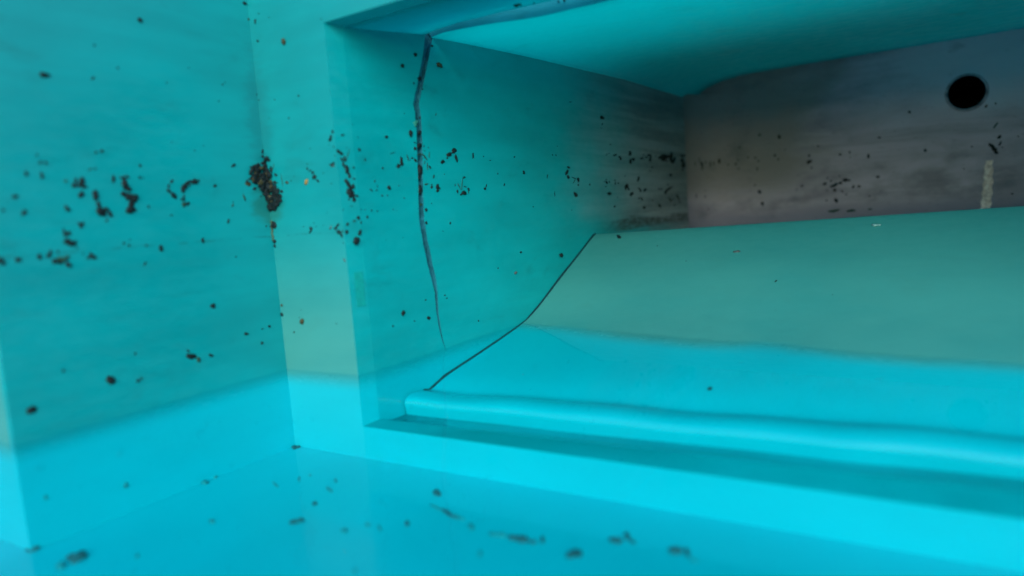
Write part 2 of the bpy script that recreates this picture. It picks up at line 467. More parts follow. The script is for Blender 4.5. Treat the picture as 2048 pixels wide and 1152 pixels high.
FLECKS = """
S 32.6 273.0 1.2 -1.7 -1.3 -0.6 k|tiny elongated black fleck, first from the left above and before the crack bend|above and before the crack bend
S 83.6 291.2 2.8 0.1 -0.2 -1.6 k|tiny rounded black fleck, second from the left above and before the crack bend|above and before the crack bend
S 126.5 385.7 -0.3 -2.4 -3.1 -0.4 k|tiny rounded black fleck, third from the left above and before the crack bend|above and before the crack bend
S 131.5 298.5 0.0 -3.7 -3.0 -0.3 k|small elongated black fleck, fourth from the left above and before the crack bend|above and before the crack bend
S 147.5 365.7 -0.2 -1.7 -1.1 -0.1 k|tiny elongated black fleck, fifth from the left above and before the crack bend|above and before the crack bend
S 137.8 278.7 1.8 -1.4 -1.6 -0.9 k|tiny rounded black fleck, sixth from the left above and before the crack bend|above and before the crack bend
S 138.9 286.5 2.6 -0.5 -0.3 -0.5 k|tiny elongated black fleck, seventh from the left above and before the crack bend|above and before the crack bend
S 155.4 404.4 1.8 -2.0 -2.8 -1.3 k|small rounded black fleck, eighth from the left above and before the crack bend|above and before the crack bend
L -302.1 28.8 3.7 1.3 0.8 -2.6 k|large elongated black fleck, first from the left above the waterline on the left wall|above the waterline on the left wall
L -268.7 59.8 1.2 -0.3 -0.2 -1.2 k|tiny rounded black fleck, second from the left above the waterline on the left wall|above the waterline on the left wall
L -196.0 61.6 -0.2 -1.4 -1.0 0.2 k|tiny rounded black fleck, third from the left above the waterline on the left wall|above the waterline on the left wall
L -124.0 39.1 0.2 -3.1 -2.1 0.1 g|small rounded green fleck, fourth from the left above the waterline on the left wall|above the waterline on the left wall
L -107.4 40.8 2.3 -1.3 -0.8 -1.3 k|small rounded black fleck, fifth from the left above the waterline on the left wall|above the waterline on the left wall
L -97.3 98.8 0.7 -2.8 -2.5 -0.4 k|small rounded black fleck, sixth from the left above the waterline on the left wall|above the waterline on the left wall
L -56.1 57.4 2.6 -0.5 -0.2 -1.6 k|tiny rounded black fleck, seventh from the left above the waterline on the left wall|above the waterline on the left wall
L -34.3 41.6 -0.2 -1.6 -1.6 0.3 k|tiny rounded black fleck, eighth from the left above the waterline on the left wall|above the waterline on the left wall
L -20.5 60.7 -0.2 -1.7 -1.6 0.3 k|tiny rounded black fleck, ninth from the left above the waterline on the left wall|above the waterline on the left wall
L -250.6 163.4 2.1 -2.0 -1.4 -1.6 k|small rounded black fleck along the lowest line of the left wall|along the lowest line of the left wall
K 657.2 358.3 2.7 -0.4 -0.0 -2.7 k|tiny rounded black fleck, first from the left around the sealant drip|around the sealant drip
K 689.4 262.4 1.6 -3.3 -2.1 -1.1 k|tiny rounded black fleck, second from the left around the sealant drip|around the sealant drip
K 810.8 350.3 1.7 3.3 1.4 -1.1 k|tiny elongated black fleck, third from the left around the sealant drip|around the sealant drip
K 829.0 304.9 3.7 4.8 1.1 -1.2 g|small elongated green fleck, fourth from the left around the sealant drip|around the sealant drip
K 836.2 277.5 2.8 3.1 1.7 -2.3 k|small rounded black fleck, fifth from the left around the sealant drip|around the sealant drip
K 837.6 262.5 2.1 4.2 1.1 -0.9 k|small elongated black fleck, sixth from the left around the sealant drip|around the sealant drip
K 860.2 145.8 2.3 -0.2 0.0 -1.6 k|tiny elongated black fleck, seventh from the left around the sealant drip|around the sealant drip
L -193.0 181.0 1.3 -0.1 -0.1 -1.0 k|tiny rounded black fleck, first from the left around the tallest clump|around the tallest clump
L -187.6 178.4 1.3 -0.1 -0.1 -1.0 k|tiny rounded black fleck, second from the left around the tallest clump|around the tallest clump
L -166.4 250.3 1.4 0.0 -0.2 -1.2 k|tiny rounded black fleck, third from the left around the tallest clump|around the tallest clump
L -164.5 263.2 1.5 0.0 -0.2 -1.2 k|tiny rounded black fleck, fourth from the left around the tallest clump|around the tallest clump
L -172.8 156.9 1.4 1.9 0.6 -0.5 k|small elongated black fleck, fifth from the left around the tallest clump|around the tallest clump
L -160.7 219.0 0.5 -1.2 -0.9 -0.4 k|tiny rounded black fleck, sixth from the left around the tallest clump|around the tallest clump
L -300.5 219.3 1.2 -0.0 -0.2 -1.2 k|tiny rounded black fleck, first from the left at the near end of the left wall|at the near end of the left wall
L -289.1 232.0 2.5 0.9 0.3 -1.5 k|small elongated black fleck, second from the left at the near end of the left wall|at the near end of the left wall
L -294.2 172.7 2.5 -0.2 -0.3 -2.0 k|small rounded black fleck, third from the left at the near end of the left wall|at the near end of the left wall
L -283.6 216.7 2.0 2.5 1.1 -1.0 k|large elongated black fleck, fourth from the left at the near end of the left wall|at the near end of the left wall
L -276.8 253.2 0.1 -2.2 -1.3 -0.3 k|small rounded black fleck, fifth from the left at the near end of the left wall|at the near end of the left wall
L -265.2 271.3 0.0 -1.4 -0.8 -0.2 k|tiny rounded black fleck, sixth from the left at the near end of the left wall|at the near end of the left wall
L -275.9 173.7 0.3 -2.6 -1.7 -0.3 k|small rounded black fleck, seventh from the left at the near end of the left wall|at the near end of the left wall
L -263.0 264.7 1.3 0.0 -0.2 -1.2 k|tiny rounded black fleck, eighth from the left at the near end of the left wall|at the near end of the left wall
L -263.2 251.3 0.3 -2.8 -1.3 -0.4 k|small elongated black fleck, ninth from the left at the near end of the left wall|at the near end of the left wall
L -258.4 264.0 1.4 0.0 -0.2 -1.2 k|tiny rounded black fleck, tenth from the left at the near end of the left wall|at the near end of the left wall
L -258.7 177.2 1.1 -0.1 -0.1 -1.1 k|tiny rounded black fleck, eleventh from the left at the near end of the left wall|at the near end of the left wall
L -244.5 219.2 1.6 -3.0 -1.5 -1.0 k|large elongated black fleck, twelfth from the left at the near end of the left wall|at the near end of the left wall
K 145.0 194.7 -0.2 -5.4 -1.9 0.1 k|small elongated black fleck, first from the left at the start of the back panel|at the start of the back panel
K 197.1 285.5 1.3 6.1 3.1 -0.9 k|small elongated black fleck, second from the left at the start of the back panel|at the start of the back panel
L -100.6 177.4 0.4 -2.5 -1.6 -0.3 k|small elongated black fleck, first from the left before the corner nest|before the corner nest
L -76.1 241.0 1.9 1.3 0.9 -1.1 k|tiny rounded black fleck, second from the left before the corner nest|before the corner nest
L -63.2 198.2 1.1 2.5 1.1 -0.3 k|small elongated black fleck, third from the left before the corner nest|before the corner nest
L -54.4 217.2 1.0 1.8 0.9 -0.3 g|tiny elongated green fleck, fourth from the left before the corner nest|before the corner nest
L -46.7 266.0 2.9 1.4 0.7 -1.2 k|small elongated black fleck, fifth from the left before the corner nest|before the corner nest
L -45.4 266.1 1.6 0.8 0.5 -0.9 k|tiny rounded black fleck, sixth from the left before the corner nest|before the corner nest
S 46.9 224.1 1.9 -1.8 -0.8 -0.4 k|small elongated black fleck, first from the left before the crack halfway down|before the crack halfway down
S 58.7 228.7 0.8 1.6 0.5 -0.1 k|tiny thread-like black fibre, second from the left before the crack halfway down|before the crack halfway down
S 80.0 227.1 2.3 -2.1 -2.0 -1.1 k|small rounded black fleck, third from the left before the crack halfway down|before the crack halfway down
S 92.8 271.2 5.4 1.4 0.2 -0.4 k|small thread-like black fibre, first from the left before the widest part of the crack|before the widest part of the crack
S 121.6 266.1 1.0 -3.5 -0.8 -0.2 g|small thread-like green fibre, second from the left before the widest part of the crack|before the widest part of the crack
S 136.7 263.1 2.3 -1.9 -1.3 -0.7 k|small elongated black fleck, third from the left before the widest part of the crack|before the widest part of the crack
K 513.8 170.4 3.1 -0.2 -0.0 -1.2 k|tiny elongated black fleck, first from the left beside the pipe hole|beside the pipe hole
K 525.2 128.6 9.8 0.9 0.2 -2.2 g|large thread-like green fibre, second from the left beside the pipe hole|beside the pipe hole
K 530.7 188.9 1.3 3.7 2.0 -1.0 k|tiny rounded black fleck, third from the left beside the pipe hole|beside the pipe hole
K 543.9 188.3 3.3 -0.3 -0.0 -2.6 k|tiny rounded black fleck, fourth from the left beside the pipe hole|beside the pipe hole
K 566.1 261.7 1.4 5.3 2.1 -0.8 k|small elongated black fleck, fifth from the left beside the pipe hole|beside the pipe hole
K 567.9 129.5 5.3 0.5 0.2 -1.8 g|small elongated green fleck, sixth from the left beside the pipe hole|beside the pipe hole
K 586.6 208.6 4.2 0.5 0.3 -2.1 k|small elongated black fleck, seventh from the left beside the pipe hole|beside the pipe hole
K 590.7 305.3 3.1 -0.4 -0.0 -1.8 k|tiny elongated black fleck, eighth from the left beside the pipe hole|beside the pipe hole
F 15.6 262.8 2.3 3.9 0.6 -0.2 g|large thread-like green fibre, first from the left between nest and opening|between nest and opening
F 19.1 253.3 2.4 -1.7 -1.2 -0.7 k|tiny elongated black fleck, second from the left between nest and opening|between nest and opening
F 26.6 231.6 2.5 -1.2 -1.1 -1.0 k|tiny rounded black fleck, third from the left between nest and opening|between nest and opening
F 29.7 245.1 0.4 -7.8 -0.6 -0.0 g|large thread-like green fibre, fourth from the left between nest and opening|between nest and opening
F 38.5 241.8 1.0 -1.6 -2.0 -0.6 o|tiny rounded brown fleck, fifth from the left between nest and opening|between nest and opening
F 73.2 238.8 2.0 3.6 2.1 -0.6 y|small elongated ochre fleck, sixth from the left between nest and opening|between nest and opening
F 77.8 255.4 -0.3 -1.9 -1.2 0.1 k|tiny elongated black fleck, seventh from the left between nest and opening|between nest and opening
F 82.3 252.5 2.0 0.6 0.5 -0.8 k|tiny elongated black fleck, eighth from the left between nest and opening|between nest and opening
F 86.7 249.8 2.2 -0.2 -0.2 -1.2 k|tiny rounded black fleck, ninth from the left between nest and opening|between nest and opening
F 89.1 244.3 1.1 2.7 2.8 -0.6 k|small rounded black fleck, tenth from the left between nest and opening|between nest and opening
F 93.8 239.2 1.8 -1.6 -1.1 -0.6 k|tiny elongated black fleck, eleventh from the left between nest and opening|between nest and opening
F 3.2 168.8 -0.4 -2.4 -2.4 0.1 k|tiny rounded black fleck, first from the left by the faint line beside the opening|by the faint line beside the opening
F 2.5 163.3 0.2 -2.2 -1.7 -0.1 k|tiny elongated black fleck, second from the left by the faint line beside the opening|by the faint line beside the opening
F 82.6 184.1 2.3 -0.1 -0.0 -0.3 k|tiny thread-like black fibre, third from the left by the faint line beside the opening|by the faint line beside the opening
F 108.0 181.3 1.6 2.4 1.0 -0.3 a|small elongated grey fleck, fourth from the left by the faint line beside the opening|by the faint line beside the opening
F 126.0 141.3 1.4 -1.7 -0.9 -0.4 a|tiny elongated grey fleck, fifth from the left by the faint line beside the opening|by the faint line beside the opening
F 10.9 443.9 -0.3 -2.5 -1.4 0.2 k|small elongated black fleck, first from the left high beside the opening|high beside the opening
F 11.8 419.8 1.3 -1.4 -1.1 -0.4 k|tiny rounded black fleck, second from the left high beside the opening|high beside the opening
F 59.4 410.4 -0.1 -4.1 -3.1 0.4 o|large elongated brown fleck, third from the left high beside the opening|high beside the opening
F 127.1 293.9 -0.0 -1.8 -1.4 0.1 k|tiny elongated black fleck, fourth from the left high beside the opening|high beside the opening
L -248.5 349.3 4.0 0.1 -0.5 -2.2 k|large elongated black fleck, first from the left high on the left wall|high on the left wall
L -202.4 351.7 1.4 1.6 0.7 -0.6 k|tiny elongated black fleck, second from the left high on the left wall|high on the left wall
L -144.4 420.3 2.0 -1.4 -1.4 -1.6 k|small rounded black fleck, third from the left high on the left wall|high on the left wall
L -4.5 467.2 2.4 -1.0 -1.1 -1.3 k|small elongated black fleck, fourth from the left high on the left wall|high on the left wall
L -0.2 448.2 2.0 -1.1 -0.9 -1.0 g|small elongated green fleck, fifth from the left high on the left wall|high on the left wall
S 190.3 328.2 1.1 1.9 0.8 -0.1 g|tiny elongated green fleck, first from the left high on the recess wall past the crack|high on the recess wall past the crack
S 207.2 397.8 5.6 -1.7 -2.5 -2.2 o|small elongated brown fleck, second from the left high on the recess wall past the crack|high on the recess wall past the crack
K 408.6 200.9 3.4 1.0 0.4 -1.4 k|tiny elongated black fleck, first from the left in the back panel low cluster|in the back panel low cluster
K 463.7 201.3 4.1 1.3 0.8 -2.6 k|tiny elongated black fleck, second from the left in the back panel low cluster|in the back panel low cluster
K 483.8 130.0 14.6 1.3 0.3 -2.7 g|large thread-like green fibre, third from the left in the back panel low cluster|in the back panel low cluster
K 487.6 183.1 3.8 -0.3 -0.1 -2.9 k|tiny rounded black fleck, fourth from the left in the back panel low cluster|in the back panel low cluster
K 490.0 156.7 2.5 -5.1 -3.2 -1.7 k|small rounded black fleck, fifth from the left in the back panel low cluster|in the back panel low cluster
K 505.1 178.8 2.5 -2.5 -1.0 -1.1 k|tiny elongated black fleck, sixth from the left in the back panel low cluster|in the back panel low cluster
L -217.5 258.3 2.4 0.9 0.1 -0.6 g|small elongated green fleck, first from the left in the left wall dirt band|in the left wall dirt band
L -215.5 232.0 0.6 -4.8 -2.5 -0.6 k|large elongated black fleck, second from the left in the left wall dirt band|in the left wall dirt band
L -212.0 259.4 0.1 -1.5 -0.7 -0.1 k|tiny elongated black fleck, third from the left in the left wall dirt band|in the left wall dirt band
L -209.2 275.9 -0.2 -1.6 -1.1 -0.0 k|tiny rounded black fleck, fourth from the left in the left wall dirt band|in the left wall dirt band
L -203.1 277.4 1.7 0.1 -0.2 -1.5 k|tiny rounded black fleck, fifth from the left in the left wall dirt band|in the left wall dirt band
L -195.2 248.7 -0.2 -3.8 -1.4 -0.1 k|large elongated black fleck, sixth from the left in the left wall dirt band|in the left wall dirt band
K 428.1 277.1 -0.1 -3.2 -2.3 0.2 k|tiny rounded black fleck, first from the left in the middle of the back panel|in the middle of the back panel
K 428.2 261.8 6.3 3.2 1.6 -3.2 k|small elongated black fleck, second from the left in the middle of the back panel|in the middle of the back panel
K 502.5 273.2 3.3 -0.4 -0.0 -2.4 k|tiny rounded black fleck, third from the left in the middle of the back panel|in the middle of the back panel
S 922.7 241.3 4.7 5.5 4.2 -0.4 k|small elongated black fleck, first from the left in the middle row of the dim wall|in the middle row of the dim wall
S 1143.0 252.1 12.3 1.2 1.7 -2.5 k|tiny rounded black fleck, second from the left in the middle row of the dim wall|in the middle row of the dim wall
S 743.4 365.4 8.9 -0.7 -3.0 -3.2 k|small rounded black fleck, first from the left in the top row of the dim wall|in the top row of the dim wall
S 757.7 291.7 5.2 1.9 1.1 -0.5 k|tiny elongated black fleck, second from the left in the top row of the dim wall|in the top row of the dim wall
S 1368.2 305.9 -0.6 -4.3 -4.2 -0.1 k|tiny elongated black fleck, third from the left in the top row of the dim wall|in the top row of the dim wall
I 144.2 313.0 0.0 -3.6 -4.7 -0.6 l|small rounded pale green fleck, first from the left inside the long crack|inside the long crack
I 145.8 320.6 0.3 -2.2 -1.1 -0.2 k|tiny elongated black fleck, second from the left inside the long crack|inside the long crack
I 155.2 370.7 7.2 2.0 0.2 -0.8 k|large thread-like black fibre, third from the left inside the long crack|inside the long crack
I 134.4 198.6 0.0 -2.3 -1.8 -0.0 k|tiny elongated black fleck, fourth from the left inside the long crack|inside the long crack
I 148.5 283.4 2.3 3.4 2.9 -0.6 k|small elongated black fleck, fifth from the left inside the long crack|inside the long crack
I 146.8 271.3 5.7 1.1 0.3 -1.0 g|small elongated green fleck, sixth from the left inside the long crack|inside the long crack
I 142.7 240.5 0.0 -3.5 -2.6 -0.2 k|small elongated black fleck, seventh from the left inside the long crack|inside the long crack
I 161.1 373.5 4.9 1.7 0.9 -1.8 k|small rounded black fleck, eighth from the left inside the long crack|inside the long crack
I 151.7 300.6 2.7 2.7 2.4 -0.8 k|small rounded black fleck, ninth from the left inside the long crack|inside the long crack
I 145.0 250.5 -0.5 -6.7 -3.7 -0.1 k|large elongated black fleck, tenth from the left inside the long crack|inside the long crack
I 141.4 223.6 -0.5 -6.1 -3.7 -0.0 k|large elongated black fleck, eleventh from the left inside the long crack|inside the long crack
I 155.7 321.0 0.5 -1.6 -1.1 -0.3 k|tiny elongated black fleck, twelfth from the left inside the long crack|inside the long crack
I 142.4 203.6 2.8 -0.1 -0.2 -1.4 g|tiny rounded green fleck, thirteenth from the left inside the long crack|inside the long crack
S 156.1 260.7 1.1 2.6 0.7 -0.1 g|small thread-like green fibre, first from the left just past the crack, higher up|just past the crack, higher up
S 157.5 268.3 5.2 -4.1 -1.2 -0.6 g|large thread-like green fibre, second from the left just past the crack, higher up|just past the crack, higher up
S 161.4 255.5 0.0 -5.3 -0.8 -0.1 g|large thread-like green fibre, third from the left just past the crack, higher up|just past the crack, higher up
S 167.3 271.0 -0.6 -4.2 -0.8 -0.0 g|small thread-like green fibre, fourth from the left just past the crack, higher up|just past the crack, higher up
S 166.6 254.4 1.6 -1.9 -1.3 -0.5 k|tiny elongated black fleck, fifth from the left just past the crack, higher up|just past the crack, higher up
S 173.6 241.9 1.0 2.5 1.2 -0.1 k|tiny elongated black fleck, sixth from the left just past the crack, higher up|just past the crack, higher up
S 195.7 262.2 3.3 2.2 2.3 -1.2 k|small rounded black fleck, seventh from the left just past the crack, higher up|just past the crack, higher up
S 212.4 273.4 5.2 1.9 1.8 -2.1 k|small rounded black fleck, eighth from the left just past the crack, higher up|just past the crack, higher up
S 225.2 278.8 5.4 1.9 1.9 -2.2 k|small rounded black fleck, ninth from the left just past the crack, higher up|just past the crack, higher up
S 229.0 268.6 1.2 -5.1 -2.5 -0.4 k|large elongated black fleck, tenth from the left just past the crack, higher up|just past the crack, higher up
S 245.0 240.7 2.7 1.2 1.1 -0.9 k|tiny rounded black fleck, eleventh from the left just past the crack, higher up|just past the crack, higher up
S 272.3 273.7 -0.2 -3.9 -1.6 -0.1 k|small thread-like black fibre, twelfth from the left just past the crack, higher up|just past the crack, higher up
S 150.7 196.0 0.0 -2.0 -2.1 -0.0 k|tiny rounded black fleck, first from the left just past the crack, lower down|just past the crack, lower down
S 155.9 231.1 3.5 0.8 0.4 -1.0 g|tiny elongated green fleck, second from the left just past the crack, lower down|just past the crack, lower down
S 221.7 229.7 -0.3 -1.9 -0.7 0.0 k|tiny thread-like black fibre, third from the left just past the crack, lower down|just past the crack, lower down
S 225.7 220.3 0.5 -2.9 -1.4 -0.1 k|small elongated black fleck, fourth from the left just past the crack, lower down|just past the crack, lower down
S 369.0 85.1 -0.3 -2.3 -3.6 0.4 a|tiny rounded grey fleck, first from the left low midway along the recess wall|low midway along the recess wall
S 529.4 100.3 0.8 -3.4 -5.5 0.0 k|tiny rounded black fleck, second from the left low midway along the recess wall|low midway along the recess wall
S 756.6 210.0 7.1 -1.8 -3.9 -2.5 k|tiny rounded black fleck, first from the left low on the dim wall|low on the dim wall
S 876.7 207.3 7.9 3.3 4.1 -1.5 k|small elongated black fleck, second from the left low on the dim wall|low on the dim wall
S 938.6 195.2 2.0 -3.4 -2.9 -0.2 k|tiny elongated black fleck, third from the left low on the dim wall|low on the dim wall
S 950.9 175.1 8.0 -0.2 -0.4 -2.5 k|tiny rounded black fleck, fourth from the left low on the dim wall|low on the dim wall
S 960.4 215.7 8.6 3.5 4.2 -1.4 k|small elongated black fleck, fifth from the left low on the dim wall|low on the dim wall
S 1051.3 176.5 3.9 -4.5 -4.4 -0.4 k|small elongated black fleck, sixth from the left low on the dim wall|low on the dim wall
S 1411.4 194.4 1.5 -3.5 -4.9 -0.2 k|tiny elongated black fleck, seventh from the left low on the dim wall|low on the dim wall
F 3.3 85.2 -0.3 -1.7 -1.8 -0.0 o|tiny rounded brown fleck, first from the left low on the pale strip|low on the pale strip
F 1.9 73.1 0.9 -2.3 -2.5 -0.6 k|tiny rounded black fleck, second from the left low on the pale strip|low on the pale strip
F 39.1 64.2 0.3 -3.3 -3.5 -0.5 o|small rounded brown fleck, third from the left low on the pale strip|low on the pale strip
S 13.1 187.5 2.3 -0.1 -0.1 -0.9 g|tiny elongated green fleck, first from the left low on the recess wall before the crack|low on the recess wall before the crack
S 12.9 163.5 1.8 4.8 3.7 -0.7 k|large elongated black fleck, second from the left low on the recess wall before the crack|low on the recess wall before the crack
S 20.3 191.1 -0.3 -2.0 -2.0 0.1 k|tiny rounded black fleck, third from the left low on the recess wall before the crack|low on the recess wall before the crack
S 20.4 172.8 1.5 2.9 2.0 -0.5 k|small elongated black fleck, fourth from the left low on the recess wall before the crack|low on the recess wall before the crack
S 24.0 185.0 0.2 -1.6 -1.1 -0.1 k|tiny elongated black fleck, fifth from the left low on the recess wall before the crack|low on the recess wall before the crack
S 35.6 191.0 0.2 -1.7 -1.2 -0.1 k|tiny elongated black fleck, sixth from the left low on the recess wall before the crack|low on the recess wall before the crack
S 85.6 63.3 2.0 3.0 2.6 -1.0 k|small elongated black fleck, seventh from the left low on the recess wall before the crack|low on the recess wall before the crack
S 148.8 178.6 0.6 -2.2 -1.8 -0.2 k|tiny elongated black fleck, first from the left low on the recess wall past the crack|low on the recess wall past the crack
S 135.6 48.4 3.3 -0.6 -0.2 -1.8 k|tiny rounded black fleck, second from the left low on the recess wall past the crack|low on the recess wall past the crack
S 202.6 175.5 0.5 1.8 1.2 -0.1 k|tiny elongated black fleck, third from the left low on the recess wall past the crack|low on the recess wall past the crack
J 3.4 174.7 0.2 -2.1 -1.6 -0.1 k|tiny rounded black fleck, first from the left low on the slanted edge of the opening|low on the slanted edge of the opening
J 5.3 183.9 1.5 1.3 1.0 -0.9 k|tiny rounded black fleck, second from the left low on the slanted edge of the opening|low on the slanted edge of the opening
J 14.1 241.7 0.3 -3.7 -1.6 -0.2 k|small elongated black fleck, third from the left low on the slanted edge of the opening|low on the slanted edge of the opening
J 20.2 237.9 1.8 -0.6 -0.4 -0.8 k|tiny elongated black fleck, fourth from the left low on the slanted edge of the opening|low on the slanted edge of the opening
J 17.6 212.8 2.4 1.1 0.8 -1.6 k|small rounded black fleck, fifth from the left low on the slanted edge of the opening|low on the slanted edge of the opening
J 21.6 217.4 2.4 -0.9 -0.6 -1.0 k|small elongated black fleck, sixth from the left low on the slanted edge of the opening|low on the slanted edge of the opening
S 301.7 228.1 1.1 2.4 0.9 -0.1 k|tiny thread-like black fibre, first from the left midway along the recess wall|midway along the recess wall
S 353.8 230.0 1.0 2.1 1.3 -0.1 k|tiny elongated black fleck, second from the left midway along the recess wall|midway along the recess wall
S 416.5 249.8 0.6 -2.8 -2.7 -0.3 k|tiny elongated black fleck, third from the left midway along the recess wall|midway along the recess wall
S 497.3 244.5 1.3 4.1 1.2 -0.0 g|small thread-like green fibre, fourth from the left midway along the recess wall|midway along the recess wall
S 520.6 213.0 -0.5 -4.0 -1.0 0.0 k|small thread-like black fibre, fifth from the left midway along the recess wall|midway along the recess wall
S 605.4 384.4 6.5 1.1 0.2 -0.7 k|tiny elongated black fleck, sixth from the left midway along the recess wall|midway along the recess wall
S 602.1 241.5 11.1 -1.8 -0.7 -0.7 k|small thread-like black fibre, seventh from the left midway along the recess wall|midway along the recess wall
S 601.2 235.4 6.0 4.3 1.1 -0.3 g|small thread-like green fibre, eighth from the left midway along the recess wall|midway along the recess wall
S 602.2 210.6 6.5 -4.2 -4.3 -1.4 k|small elongated black fleck, ninth from the left midway along the recess wall|midway along the recess wall
S 617.6 238.4 0.2 -4.2 -3.3 -0.1 k|small elongated black fleck, tenth from the left midway along the recess wall|midway along the recess wall
K 239.9 274.1 -0.1 -3.6 -1.8 0.2 k|tiny elongated black fleck, first from the left on the brownish back panel|on the brownish back panel
K 296.2 255.7 -0.1 -4.1 -1.5 0.1 k|tiny elongated black fleck, second from the left on the brownish back panel|on the brownish back panel
K 305.5 346.0 3.2 -0.4 -0.1 -2.5 k|tiny rounded black fleck, third from the left on the brownish back panel|on the brownish back panel
K 300.4 193.5 1.5 -4.7 -3.3 -1.0 k|tiny rounded black fleck, fourth from the left on the brownish back panel|on the brownish back panel
K 306.9 160.7 2.1 -4.2 -3.1 -1.6 k|tiny rounded black fleck, fifth from the left on the brownish back panel|on the brownish back panel
K 343.0 286.8 3.2 -0.3 -0.1 -2.3 k|tiny rounded black fleck, sixth from the left on the brownish back panel|on the brownish back panel
K 355.4 334.4 0.8 -5.5 -3.1 -0.2 k|small rounded black fleck, seventh from the left on the brownish back panel|on the brownish back panel
G 3.1 -136.5 3.2 2.3 4.9 -3.1 g|large elongated green fleck, first from the left on the floor along the wall|on the floor along the wall
G 111.5 -201.3 2.9 1.2 4.6 -3.1 g|small rounded green fleck, second from the left on the floor along the wall|on the floor along the wall
G -2.9 -121.1 4.5 1.8 3.8 -2.6 g|large elongated green fleck, third from the left on the floor along the wall|on the floor along the wall
G -9.1 -94.8 3.4 3.4 4.5 -3.0 g|large elongated green fleck, fourth from the left on the floor along the wall|on the floor along the wall
G 91.4 -106.7 9.8 -3.8 1.5 -2.2 g|large elongated green fleck, fifth from the left on the floor along the wall|on the floor along the wall
G 104.7 -84.4 6.7 -5.8 -1.7 -0.7 g|small elongated green fleck, sixth from the left on the floor along the wall|on the floor along the wall
G -3.1 -316.9 3.3 3.8 5.4 -2.0 k|large elongated black fleck, first from the left on the floor at the near wall|on the floor at the near wall
G 111.1 -278.5 4.4 -2.5 -1.5 -0.7 g|small rounded green fleck, second from the left on the floor at the near wall|on the floor at the near wall
G 107.6 -69.7 1.7 0.7 3.0 -2.7 g|tiny rounded green fleck, first from the left on the floor before the corner|on the floor before the corner
G 178.2 -126.1 2.4 1.0 3.9 -3.5 k|small rounded black fleck, second from the left on the floor before the corner|on the floor before the corner
G 150.0 -70.0 5.9 -5.0 -1.2 -1.4 g|small rounded green fleck, third from the left on the floor before the corner|on the floor before the corner
G 256.9 -161.1 2.6 1.1 4.1 -4.0 g|small rounded green fleck, fourth from the left on the floor before the corner|on the floor before the corner
G 322.0 -211.6 2.9 -2.9 -1.4 -0.6 g|small rounded green fleck, fifth from the left on the floor before the corner|on the floor before the corner
G 268.7 -141.6 3.5 -0.5 1.9 -2.8 g|small rounded green fleck, sixth from the left on the floor before the corner|on the floor before the corner
G 284.7 -141.8 5.5 -4.1 -0.2 -1.2 k|small elongated black fleck, seventh from the left on the floor before the corner|on the floor before the corner
G 302.7 -123.0 4.5 -4.5 -1.4 -1.5 k|small rounded black fleck, eighth from the left on the floor before the corner|on the floor before the corner
G 285.2 -53.8 4.6 0.2 4.3 -6.3 k|large rounded black fleck, first from the left on the floor before the sill|on the floor before the sill
G 365.7 -104.9 5.0 -4.3 -0.4 -3.1 g|large rounded green fleck, second from the left on the floor before the sill|on the floor before the sill
G 402.5 -143.4 3.0 -4.2 -1.4 -0.6 g|small rounded green fleck, third from the left on the floor before the sill|on the floor before the sill
L -36.6 226.2 1.0 -3.9 -1.0 -0.3 g|large thread-like green fibre, first from the left on the left wall beside the corner nest|on the left wall beside the corner nest
L -28.7 243.1 3.5 -1.1 -1.0 -1.8 o|small rounded brown fleck, second from the left on the left wall beside the corner nest|on the left wall beside the corner nest
L -20.2 237.2 2.0 1.3 1.0 -1.1 k|tiny rounded black fleck, third from the left on the left wall beside the corner nest|on the left wall beside the corner nest
L -300.3 -59.0 1.9 -0.7 -0.2 -1.9 g|small rounded green fleck, first from the left on the left wall under the water|on the left wall under the water
L -224.4 -75.4 -0.2 -3.5 -2.1 0.6 g|small rounded green fleck, second from the left on the left wall under the water|on the left wall under the water
C 304.6 148.3 4.8 1.1 -1.5 2.8 g|large thread-like green fibre, first from the left on the recess ceiling by the crack|on the recess ceiling by the crack
C 333.6 201.5 -4.7 9.2 -1.3 -0.7 k|small elongated black fleck, second from the left on the recess ceiling by the crack|on the recess ceiling by the crack
C 344.9 193.3 2.7 -4.5 0.5 1.4 k|tiny rounded black fleck, third from the left on the recess ceiling by the crack|on the recess ceiling by the crack
R 198.7 653.7 4.5 -1.8 1.4 -4.4 k|tiny elongated black fleck, first from the left on the sloping ramp|on the sloping ramp
N 513.0 165.3 3.0 2.6 1.2 -2.7 k|large elongated black fleck, second from the left on the sloping ramp|on the sloping ramp
R 442.6 572.8 5.5 1.4 0.8 -2.4 a|large thread-like grey fibre, third from the left on the sloping ramp|on the sloping ramp
R 525.0 467.6 0.9 2.4 0.7 -1.3 k|tiny elongated black fleck, fourth from the left on the sloping ramp|on the sloping ramp
R 642.7 636.6 5.5 -1.0 0.2 -2.8 w|large thread-like whitish fibre, fifth from the left on the sloping ramp|on the sloping ramp
J 10.4 289.8 2.0 0.7 0.3 -1.0 k|tiny rounded black fleck, first from the left up on the slanted edge of the opening|up on the slanted edge of the opening
J 14.7 266.3 3.2 7.4 0.4 -0.1 g|large thread-like green fibre, second from the left up on the slanted edge of the opening|up on the slanted edge of the opening
"""
